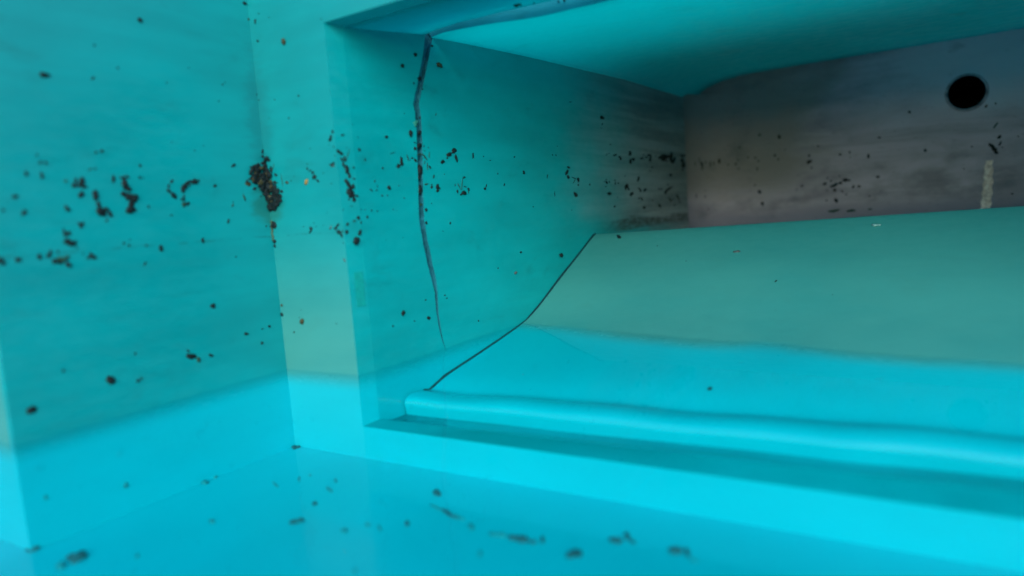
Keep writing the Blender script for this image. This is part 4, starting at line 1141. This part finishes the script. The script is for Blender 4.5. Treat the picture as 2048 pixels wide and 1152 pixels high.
S 576.6 243.4 2.1 -3.2 -3.0 -0.5 k
#tiny dark dirt clump, first from the left on the floor along the wall|on the floor along the wall|dirt_clump
G 5.4 -6.3 3.6 1.3 5.2 -4.4 k
G 9.1 -3.0 1.8 2.4 3.4 -2.6 k
#tiny dark dirt clump, second from the left on the floor along the wall|on the floor along the wall|dirt_clump
G 194.7 -167.5 2.7 2.5 4.0 -3.0 k
G 197.5 -161.7 2.5 2.3 4.0 -3.1 k
G 195.8 -164.7 3.4 1.5 3.1 -2.7 g
#tiny dark dirt clump on the floor at the near wall|on the floor at the near wall|dirt_clump
G 60.5 -306.3 4.3 5.8 9.3 -3.8 k
G 62.3 -321.4 -0.4 4.4 7.3 -2.3 g
G 62.8 -301.5 2.0 2.2 5.1 -2.2 k
#tiny dark dirt clump on the floor before the corner|on the floor before the corner|dirt_clump
G 164.6 -93.1 7.9 -3.5 1.6 -3.1 g
G 158.5 -89.6 3.0 -0.5 2.0 -2.5 g
#tiny dark dirt clump, first from the left on the floor before the sill|on the floor before the sill|plant_scrap
G 306.5 -82.9 8.6 -3.0 1.1 -2.3 g
G 325.1 -89.0 10.1 -3.9 1.5 -3.4 k
G 343.5 -93.2 8.0 -1.5 1.3 -2.5 g
#loose dark dirt clump, second from the left on the floor before the sill|on the floor before the sill|dirt_clump
G 393.2 -109.0 4.3 0.6 1.8 -3.2 g
G 401.4 -106.9 4.3 0.6 1.8 -3.2 g
G 414.2 -107.4 4.8 1.0 2.2 -3.9 o
G 423.3 -107.1 5.4 1.1 2.7 -5.0 k
G 433.5 -106.5 3.0 1.3 1.8 -3.0 o
G 439.1 -99.5 3.5 -6.2 -2.0 -0.9 k
#tiny dark dirt clump, third from the left on the floor before the sill|on the floor before the sill|dirt_clump
G 475.6 -112.5 3.9 1.8 2.5 -4.8 k
G 479.9 -108.6 3.1 1.4 2.7 -5.3 k
#tiny dark dirt clump, fourth from the left on the floor before the sill|on the floor before the sill|dirt_clump
G 499.4 -75.8 5.3 0.3 1.8 -5.2 k
G 504.3 -63.2 4.6 -6.0 -0.9 -3.2 k
G 513.1 -71.2 2.7 -2.1 0.1 -2.6 k
#tiny dark dirt clump, fifth from the left on the floor before the sill|on the floor before the sill|dirt_clump
G 551.2 -72.5 4.9 2.2 1.9 -5.4 k
G 560.3 -69.8 3.6 -6.7 -1.3 -2.1 k
G 569.2 -80.4 3.7 -1.0 0.3 -2.1 g
#loose dark dirt clump, first from the left up on the slanted edge of the opening|up on the slanted edge of the opening|dirt_clump
J 2.7 270.4 1.3 -2.4 -1.6 -0.8 k
J 6.0 268.1 2.3 -0.8 -0.7 -1.4 k
J 1.8 271.7 1.5 0.0 -0.1 -0.9 k
J 6.3 261.2 1.8 -1.8 -1.0 -0.8 k
J 10.3 262.1 0.6 -3.1 -1.3 -0.3 k
J 7.7 255.2 0.2 -3.3 -1.2 -0.2 k
#tiny dark dirt clump, second from the left up on the slanted edge of the opening|up on the slanted edge of the opening|dirt_clump
J 11.5 249.2 0.8 -4.3 -2.3 -0.5 k
J 11.1 252.4 1.1 -2.0 -1.1 -0.6 k
"""
DUST = """
L -162.4 250.3 0.7 0.0 -0.1 -0.7 k
L -240.5 180.0 0.9 -0.1 -0.1 -0.9 k
L -235.5 173.2 1.1 -0.1 -0.1 -0.9 k
L -186.0 184.2 0.9 -0.1 -0.1 -0.8 k
L -168.6 176.6 1.2 -0.1 -0.1 -1.1 k
L -49.6 264.2 1.0 0.0 -0.1 -0.7 k
L -53.3 221.3 0.8 -0.0 -0.1 -0.7 k
L -135.2 208.2 1.3 -0.1 -0.1 -1.0 k
L -58.0 154.3 1.0 -0.1 -0.1 -0.9 k
L -8.5 189.1 1.1 -0.1 -0.1 -0.8 k
L -97.0 281.9 1.1 0.0 -0.1 -0.8 k
L -124.4 290.4 0.7 0.0 -0.1 -0.6 k
L -84.8 288.0 0.7 0.0 -0.1 -0.6 k
F 46.1 243.3 1.2 -0.1 -0.1 -0.7 k
F 52.7 248.3 0.8 -0.1 -0.1 -0.5 k
L -11.6 227.5 1.0 -0.0 -0.1 -0.8 k
F 119.2 279.7 0.9 -0.1 -0.1 -0.5 k
F 126.2 276.2 0.2 -1.4 -0.6 -0.0 k
F 126.8 266.1 0.1 -0.9 -0.9 -0.0 k
F 86.2 278.8 1.2 -0.1 -0.1 -0.6 k
F 78.2 261.0 -0.1 -0.9 -0.7 0.1 k
F 104.4 247.6 1.2 -0.1 -0.1 -0.6 k
F 116.7 233.9 0.5 -0.9 -0.8 -0.3 k
J 10.5 213.3 1.3 -0.0 -0.1 -1.0 k
J 14.0 275.1 0.8 0.0 -0.1 -0.6 k
J 12.9 205.7 1.2 -0.1 -0.1 -0.7 k
S 32.4 288.1 0.9 0.0 -0.1 -0.6 k
S 41.1 261.2 0.2 -1.4 -1.4 -0.2 k
S 20.7 251.4 1.7 0.0 -0.1 -0.9 k
S 71.1 251.7 0.8 -1.1 -1.2 -0.5 k
S 54.9 235.0 -0.2 -1.5 -1.1 -0.0 k
S 56.7 223.8 1.6 -0.0 -0.1 -0.9 k
S 65.7 217.0 0.2 -1.3 -1.1 -0.1 k
S 75.6 216.9 0.1 -1.2 -0.9 -0.1 k
S 25.8 302.8 0.8 0.1 -0.1 -0.6 k
F 79.4 188.6 1.2 -0.1 -0.1 -0.7 k
F 127.3 161.9 1.0 -0.0 -0.1 -0.7 k
F 104.7 199.5 0.7 -0.0 -0.1 -0.5 k
F 60.2 185.0 2.1 -0.1 -0.0 -0.3 k
F 95.8 184.8 1.0 -0.0 -0.1 -0.5 k
J 1.8 201.6 0.1 -1.4 -0.6 -0.1 k
S 54.6 197.8 1.5 0.8 0.5 -0.5 k
S 26.1 201.0 1.3 -0.0 -0.1 -0.6 k
S 33.5 200.2 1.4 -0.0 -0.1 -0.7 k
S 44.0 198.9 1.7 -0.1 -0.1 -0.9 k
S 123.0 323.9 1.3 0.1 -0.1 -0.7 k
S 71.1 251.6 1.6 -0.6 -0.8 -0.9 k
S 98.9 229.4 1.2 -0.0 -0.1 -0.8 k
S 66.0 216.9 1.4 -0.0 -0.1 -0.9 k
S 75.6 216.7 1.1 -0.0 -0.1 -0.7 k
S 107.1 213.1 1.1 -1.0 -0.9 -0.4 k
S 130.4 265.8 0.2 -1.2 -1.6 -0.2 k
S 125.9 263.0 1.1 1.1 0.6 -0.2 k
S 157.6 282.7 -0.2 -1.5 -0.9 -0.0 k
S 167.2 281.4 1.7 0.1 -0.1 -0.8 k
S 158.6 276.4 1.3 0.0 -0.1 -0.6 k
S 163.8 204.6 1.2 -0.0 -0.1 -0.6 k
S 207.8 268.2 2.3 0.1 -0.1 -1.1 k
S 198.1 245.1 0.2 -1.2 -0.8 -0.1 k
S 163.6 204.6 1.1 -0.0 -0.1 -0.6 k
S 184.7 164.8 2.1 -0.5 -0.3 -0.5 k
S 98.4 161.4 1.0 -0.1 -0.1 -0.5 k
S 176.2 74.3 1.6 -0.2 -0.1 -0.8 k
S 180.7 69.6 1.4 0.8 0.6 -0.5 k
S 133.9 74.1 1.2 -0.2 -0.1 -0.7 k
S 84.0 199.1 1.3 -0.8 -0.5 -0.4 k
S 91.3 197.5 0.8 -0.0 -0.1 -0.4 k
S 65.4 160.6 1.4 -0.1 -0.0 -0.3 k
S 300.3 273.0 0.2 -1.4 -1.4 -0.2 k
S 318.2 267.5 3.3 0.1 -0.1 -0.7 k
S 390.9 275.3 2.9 0.1 -0.2 -1.4 k
S 337.0 247.1 -0.2 -1.4 -1.1 -0.0 k
S 297.2 223.6 1.4 -1.6 -2.1 -0.6 k
S 542.2 299.1 2.0 0.1 -0.1 -0.8 k
S 535.0 282.4 0.4 -1.8 -1.5 -0.2 k
S 521.7 282.4 0.4 -1.6 -1.5 -0.2 k
S 616.8 228.4 0.5 -2.0 -2.2 -0.2 k
S 667.3 229.5 0.8 2.3 2.3 -0.1 k
S 440.7 191.8 2.2 -0.1 -0.1 -0.9 k
S 583.1 181.5 2.1 -0.1 -0.1 -1.0 k
S 743.0 352.7 -0.3 -1.9 -3.2 -0.2 k
S 779.0 312.7 3.4 0.1 -0.2 -1.1 k
S 738.0 344.4 2.6 0.2 -0.1 -0.8 k
S 782.6 181.7 4.8 -0.1 -0.2 -1.7 k
S 779.0 312.6 3.1 0.1 -0.1 -1.0 k
S 771.2 294.0 3.1 0.1 -0.1 -0.9 k
S 1043.0 296.2 5.2 0.2 -0.2 -1.5 k
S 1014.0 269.1 3.3 -2.2 -4.3 -0.9 k
S 999.8 261.0 5.6 0.1 -0.2 -1.3 k
S 848.9 247.7 3.7 0.0 -0.2 -1.3 k
S 744.6 224.9 4.2 -0.0 -0.1 -1.0 k
S 1201.3 181.9 6.1 -1.3 -2.9 -1.5 k
S 1005.9 190.2 5.2 -0.1 -0.2 -1.4 k
S 922.0 196.2 1.5 2.4 2.7 -0.2 k
S 1162.2 175.0 -0.4 -2.8 -3.7 0.1 k
S 1331.0 210.0 -0.3 -2.0 -4.3 0.0 k
S 1055.9 314.3 3.8 0.1 -0.1 -0.9 k
S 783.1 182.2 1.4 -1.9 -3.3 -0.4 k
S 801.7 201.2 2.9 -0.1 -0.1 -0.9 k
K 451.1 299.9 2.7 -0.3 -0.1 -2.4 k
K 368.9 299.1 1.7 -0.2 -0.1 -1.7 k
K 251.4 318.4 3.1 -0.3 -0.1 -1.8 k
K 351.3 275.8 2.9 -0.3 -0.1 -2.3 k
K 433.7 245.7 2.5 -0.2 -0.0 -2.0 k
K 273.3 289.7 -0.1 -2.8 -1.8 0.2 k
K 292.2 286.2 2.5 -0.3 -0.1 -2.0 k
K 299.9 277.2 2.5 -0.3 -0.1 -2.3 k
K 246.7 261.2 2.6 -0.2 -0.1 -2.1 k
K 245.8 285.3 0.9 -3.0 -1.5 -0.4 k
K 219.4 274.8 2.6 -0.3 -0.1 -2.1 k
K 524.2 276.2 2.6 -0.3 -0.0 -2.6 k
K 524.9 263.4 1.5 -0.2 -0.0 -1.2 k
K 567.3 162.0 2.1 -0.2 -0.0 -1.9 k
K 288.4 212.6 2.5 -0.2 -0.1 -1.8 k
K 395.1 192.4 1.7 -0.1 -0.0 -1.5 k
K 162.5 206.9 1.9 -0.1 -0.1 -1.6 k
K 161.8 190.8 3.2 -0.2 -0.1 -2.4 k
K 167.1 156.8 2.7 -0.2 -0.1 -2.4 k
K 470.9 215.9 2.3 -0.2 -0.0 -2.1 k
K 479.1 207.8 2.5 -0.2 -0.0 -2.3 k
K 469.1 184.1 2.7 -0.2 -0.0 -1.7 k
K 467.3 158.3 2.5 -0.2 -0.0 -2.0 k
K 499.2 218.8 2.2 -0.2 -0.0 -1.7 k
K 783.1 261.0 1.8 -0.2 -0.0 -1.8 k
K 828.9 353.9 2.0 -0.3 0.0 -1.9 k
K 767.1 211.4 1.8 -0.2 -0.0 -1.8 k
K 842.0 253.4 1.7 -0.2 0.0 -1.6 k
K 871.0 274.7 1.7 -0.2 0.0 -1.4 k
L -31.2 59.2 1.6 -0.3 -0.1 -0.8 k
F 22.0 49.8 2.0 0.1 -0.2 -1.2 k
F 40.0 79.5 1.0 0.0 -0.1 -0.7 k
F 101.4 63.0 1.4 0.0 -0.1 -0.5 k
F 35.0 69.3 1.0 0.0 -0.1 -0.7 k
F 19.4 451.7 1.5 -0.3 -0.1 -0.8 k
F 126.3 423.4 1.3 -0.3 -0.1 -0.6 k
L -49.8 362.7 1.0 0.6 0.3 -0.5 k
L -45.8 365.9 1.0 0.1 -0.1 -0.6 k
L -1.0 356.0 0.1 -1.1 -0.9 -0.2 k
F 1.5 348.8 1.5 -0.2 -0.1 -0.6 k
F 17.5 324.3 0.8 -0.1 -0.1 -0.5 k
F 75.4 343.2 1.6 -0.2 -0.1 -0.9 k
F 31.5 345.1 1.2 -0.2 -0.1 -0.7 k
F 53.9 319.5 -0.2 -1.0 -1.0 0.1 k
F 37.2 443.3 1.0 -0.2 -0.1 -0.6 k
L -196.6 385.7 1.1 0.2 -0.1 -1.1 k
L -175.2 365.8 1.3 0.2 -0.1 -1.1 k
L -121.7 356.4 0.9 0.1 -0.1 -0.9 k
L -49.3 362.7 1.1 0.1 -0.1 -0.9 k
L -91.9 377.0 0.8 0.1 -0.1 -0.7 k
L -57.3 342.5 0.9 0.1 -0.1 -0.8 k
S 194.0 421.8 2.7 0.4 -0.2 -1.4 k
S 164.8 359.7 1.7 0.2 -0.1 -1.1 k
S 389.9 117.4 3.3 -0.3 -0.2 -1.5 k
S 317.5 98.3 -0.2 -1.2 -1.5 0.2 k
S 742.3 365.0 3.2 0.2 -0.1 -1.1 k
C 319.3 163.6 0.9 0.9 -1.4 2.3 k
C 303.5 159.1 0.7 0.7 -0.8 1.4 k
R 290.5 612.4 1.0 0.1 0.7 -1.9 k
R 363.4 550.1 0.9 0.0 0.6 -2.0 k
R 608.2 417.1 0.6 0.4 0.1 -1.1 k
R 435.6 390.8 0.8 -0.1 0.4 -1.5 k
R 512.6 372.6 0.9 -0.0 0.5 -2.0 k
R 541.5 382.1 1.0 -0.5 0.4 -2.1 k
S 64.0 49.7 -0.2 -1.3 -1.5 0.3 k
S 133.3 73.7 1.7 -0.2 -0.1 -1.1 k
S 106.9 48.9 1.6 -0.3 -0.1 -0.9 k
S 176.5 74.3 1.8 -0.2 -0.1 -1.1 k
S 180.1 69.3 1.8 -0.3 -0.1 -0.7 k
S 253.3 24.5 2.0 -0.3 -0.2 -1.2 k
"""
# low ridge in the laminate under the pipe hole, tape residue on the lip, brown run under the nest
adopt(grid('laminate_ridge', lambda x, s: (x, YB - .0012 * math.sin(s * math.pi), lerp([(.64, .3305), (.70, .3295), (1.1, .313)], x) + (s - .5) * .0026), frange(.68, 1.1, 30), frange(0, 1, 5), 'back', None))
def lip_pt(f, z): return (A + (AI - A) * f - .0, LY * f, z)
V = []; F = []
for i, z in enumerate(frange(.083, .125, 5)):
    for f in (.33, .82):
        x, y, _ = lip_pt(f, z); V.append((x + .0005, y - .0001, z + random.uniform(-.0006, .0006)))
for i in range(4): F.append((2 * i, 2 * i + 1, 2 * i + 3, 2 * i + 2))
tp = adopt(new_obj('tape_residue', V, F, 'tape'))
md = tp.modifiers.new('thickness', 'SOLIDIFY'); md.thickness = .0003; md.offset = 0

# dark strip standing in for the shade inside the open seam by the ramp
sv = []; sf = []
prof = [ramp_pt(AI + .003, i) for i in range(7, len(PL) - 2)]
prof = [Vector(prof[k]).lerp(Vector(prof[k + 1]), f / 3) for k in range(len(prof) - 1) for f in range(3)] + [Vector(prof[-1])]
for k, p in enumerate(prof):
    wd = .0016 + .0006 * mnoise.noise(Vector((k * .35, 2, 0)))
    sv += [(AI + .0002, p.y, p.z + .0018), (AI + .0002 + wd * .7, p.y, p.z + .0016), (AI + .0002 + wd, p.y, p.z - .003)]
    if k: a_ = 3 * k; sf += [(a_ - 3, a_ - 2, a_ + 1, a_), (a_ - 2, a_ - 1, a_ + 2, a_ + 1)]
adopt(new_obj('seam_gap', sv, sf, 'seam_dark', None, True))
# rough cut rim of the pipe hole
def rimfn(a, b):
    r_ = HR + .0012 + .0030 * math.cos(b) + .0006 * mnoise.noise(Vector((math.cos(a) * 3, math.sin(a) * 3, 0)))
    return (HX + r_ * math.cos(a), YB - .0015 - .0030 * math.sin(b), HZ + r_ * math.sin(a))
adopt(grid('hole_rim', rimfn, [i * math.tau / 64 for i in range(65)], frange(-.6, math.pi + .6, 10), 'rimgrey', None))
# rounded inner corner between recess wall and back panel
adopt(grid('corner_cove', lambda t, z: (AI + .0004 + .11 * (1 - math.cos(t * math.pi / 2)) , YB - .0004 - .11 * (1 - math.sin(t * math.pi / 2)), z), frange(0, 1, 10), frange(-.1, .47, 12), 'back', None))

# ------------------------------------------------------------------ water
def water_mat():
    g = NG('clear_water')
    t = g.t
    tr = g.n('ShaderNodeBsdfTransparent'); tr.inputs[0].default_value = (.90, .99, 1, 1)
    gl = g.n('ShaderNodeBsdfGlossy'); gl.inputs['Roughness'].default_value = .012
    nz = g.noise(5, (1, 1.6, 1), 1, .4)
    nb = g.bump(nz, .06, .004)
    g.l(nb, gl.inputs['Normal'])
    dt = g.n('ShaderNodeVectorMath', operation='DOT_PRODUCT')          # Schlick reflectance, the same from both sides
    g.l(nb, dt.inputs[0]); g.l(g.geo.outputs['Incoming'], dt.inputs[1])
    c5 = g.math('POWER', g.math('SUBTRACT', 1.0, g.math('ABSOLUTE', dt.outputs['Value'])), 5.0)
    fr = g.math('ADD', g.math('MULTIPLY', c5, .5), .02)
    mx = g.n('ShaderNodeMixShader')
    g.l(fr, mx.inputs[0]); g.l(tr.outputs[0], mx.inputs[1]); g.l(gl.outputs[0], mx.inputs[2])
    g.l(mx.outputs[0], g.out.inputs['Surface'])
    return g.m
V = [(-.515, Y0, 0), (X1, Y0, 0), (X1, 0, 0), (A - .0, 0, 0), (AI, LY, 0), (AI, .42, 0), (XR, .42, 0), (XR, LY, 0), (XR + .006, 0, 0)]
tri = [(-.519, Y0 + .001), (X1 - .001, Y0 + .001), (X1 - .001, -.0005), (XR + .006, -.0005), (XR - .0005, LY), (XR - .0005, .42), (AI + .0005, .42), (AI + .0005, LY), (A + .0005, -.0005), (.0005, -.0005), (.0005, -.319), (-.519, -.319)]
ts = tessellate_polygon([[Vector((*p, 0)) for p in tri]])
water = new_obj('water', [(*p, 0) for p in tri], [tuple(t) for t in ts], water_mat())
bm = bmesh.new(); bm.from_mesh(water.data)
bmesh.ops.recalc_face_normals(bm, faces=bm.faces[:])
for f in bm.faces:
    if f.normal.z < 0: f.normal_flip()
bm.to_mesh(water.data); bm.free()
water['kind'] = 'structure'

# ------------------------------------------------------------------ dirt
def place(s, a, b):
    """surface letter, in-plane mm -> point, two in-plane axes, outward normal"""
    a /= 1000; b /= 1000
    X, Y, Z = Vector((1, 0, 0)), Vector((0, 1, 0)), Vector((0, 0, 1))
    if s == 'L': return Vector((0, a, b)), Y, Z, X
    if s == 'F': return Vector((a, 0, b)), X, Z, -Y
    if s == 'S': return Vector((AI, a, b)), Y, Z, X
    if s == 'I': return Vector((AI - .0012, a, b)), Y, Z, X
    if s == 'K':
        y = YB if a > AI + .11 else YB - .11 * (1 - math.sqrt(max(0, 1 - (1 - (a - AI) / .11) ** 2))) - .001
        return Vector((a, y, b)), X, Z, -Y
    if s == 'G': return Vector((a, b, ZF)), X, Y, Z
    if s == 'C': return Vector((a, b, cz(a, b))), X, Y, -Z
    if s == 'J':
        d = Vector((AI - A, LY, 0)).normalized()
        return Vector((A + (AI - A) * a / LY, a, b)), Vector(((AI - A) / LY, 1, 0)), Z, Vector((d.y, -d.x, 0))
    z = rz(a, b); e = .004
    tx = Vector((1, 0, (rz(a + e, b) - z) / e)); ty = Vector((0, 1, (rz(a, b + e) - z) / e))
    return Vector((a, b, z)), tx, ty, tx.cross(ty).normalized()

ico = bmesh.new(); bmesh.ops.create_icosphere(ico, subdivisions=2, radius=1)
IV = [v.co.copy() for v in ico.verts]; IF = [tuple(v.index for v in f.verts) for f in ico.faces]; ico.free()
ico = bmesh.new(); bmesh.ops.create_icosphere(ico, subdivisions=1, radius=1)
JV = [v.co.copy() for v in ico.verts]; JF = [tuple(v.index for v in f.verts) for f in ico.faces]; ico.free()
seed = [0]
def bit(row, V, F, origin=None, low=False, lift=0):
    f = row.split(); s = f[0]; a, b, lx, ly, wx, wy = map(float, f[1:7])
    p, ax, ay, n = place(s, a, b)
    La = (ax * lx + ay * ly) * .00108; Wa = (ax * wx + ay * wy) * .00115
    if s == 'N': La *= .7; Wa *= .7
    if s == 'G': La *= 1.0; Wa *= .8
    th = min(La.length, Wa.length) * .5
    seed[0] += 1; o = Vector((seed[0] * 3.7, 1.3, seed[0] * .9))
    if origin is None: origin = p
    thin = La.length > 4.2 * Wa.length
    k = len(V)
    bend = random.uniform(-.9, .9) if thin else 0
    for v in (JV if low else IV):
        q = 1 + (.62 if not thin else .25) * (mnoise.noise(v * 1.4 + o) + .6 * mnoise.noise(v * 3.7 + o))
        c = v * q
        V.append(p - origin + La * c.x + Wa * (c.y + bend * c.x * c.x * (1 if thin else 0)) + n * (th * (c.z + .35) + lift))
    F.extend(tuple(k + i for i in t) for t in (JF if low else IF))
    return origin, (('haze_silt' if f[7] == 'g' else 'murk') if s == 'G' else 'haze_silt' if s == 'L' and b < -.005 else f[7])
def thing(name, V, F, mats, idx, origin, label, cat, group):
    me = bpy.data.meshes.new(name)
    me.from_pydata([tuple(v) for v in V], [], F)
    for m_ in mats: me.materials.append(M[m_])
    me.polygons.foreach_set('material_index', idx)
    me.polygons.foreach_set('use_smooth', [True] * len(F))
    o = bpy.data.objects.new(name, me); C.objects.link(o); o.location = origin
    o['label'] = label; o['category'] = cat
    if group: o['group'] = group
    return o
NAMES = {'k': 'dirt_fleck', 'g': 'algae_fleck', 'o': 'dirt_fleck', 'y': 'ochre_fleck', 'a': 'dirt_fleck', 'l': 'leaf_scrap', 'w': 'paint_chip'}
for ln in FLECKS.strip().splitlines():
    row, label, zone = ln.split('|')
    V = []; F = []; o, c = bit(row, V, F)
    fib = ' fibre' in label
    thing('plant_fibre' if fib else NAMES.get(c, 'silt_fleck'), V, F, [c], [0] * len(F), o, label, 'fibre' if fib else 'fleck', 'flecks ' + zone)
def flush(cur):
    if not cur: return
    label, zone, name = cur['h']
    mats = sorted(set(cur['c']))
    thing(name, cur['V'], cur['F'], mats, [mats.index(c) for c in cur['c']], cur['o'], label, 'dirt clump', 'clumps ' + zone)
cur = None
for ln in CLUMPS.strip().splitlines():
    if ln[0] == '#':
        flush(cur); cur = dict(h=ln[1:].split('|'), V=[], F=[], c=[], o=None); continue
    nest = cur['h'][2] == 'dark_nest'
    n0 = len(cur['F'])
    cur['o'], c = bit(ln, cur['V'], cur['F'], cur['o'], lift=random.uniform(0, .0035) if nest else 0)
    cur['c'] += [c] * (len(cur['F']) - n0)
flush(cur)
V = []; F = []; cs = []
for ln in DUST.strip().splitlines():
    n0 = len(F); o, c = bit(ln, V, F, Vector((0, 0, 0)), True); cs += [c] * (len(F) - n0)
mats = sorted(set(cs))
d = thing('dust_specks', V, F, mats, [mats.index(c) for c in cs], (0, 0, 0), 'tiny dark specks of dust scattered over the turquoise walls', 'dust', None)
d['kind'] = 'stuff'
# brown run below the nest, and the wet smear round it
V = []; F = []; o, c = bit('L 0 186 0 -14 1.6 0 o', V, F)
V = []; F = []
for i, t in enumerate(frange(0, 1, 14)):
    z = .196 - .026 * t; wd = .0011 + .0004 * math.sin(i * 2.1)
    x = .0013 + .0006 * math.sin(i * 1.3)
    V += [(x - wd, -.0012, z), (x, -.0022, z), (x + wd, -.0008, z)]
    if i: k = 3 * i; F += [(k - 3, k - 2, k + 1, k), (k - 2, k - 1, k + 2, k + 1)]
st = new_obj('brown_streak', V, F, 'streak', None, True)
st['label'] = 'thin brown run of dirt dripping from the nest in the corner'; st['category'] = 'streak'
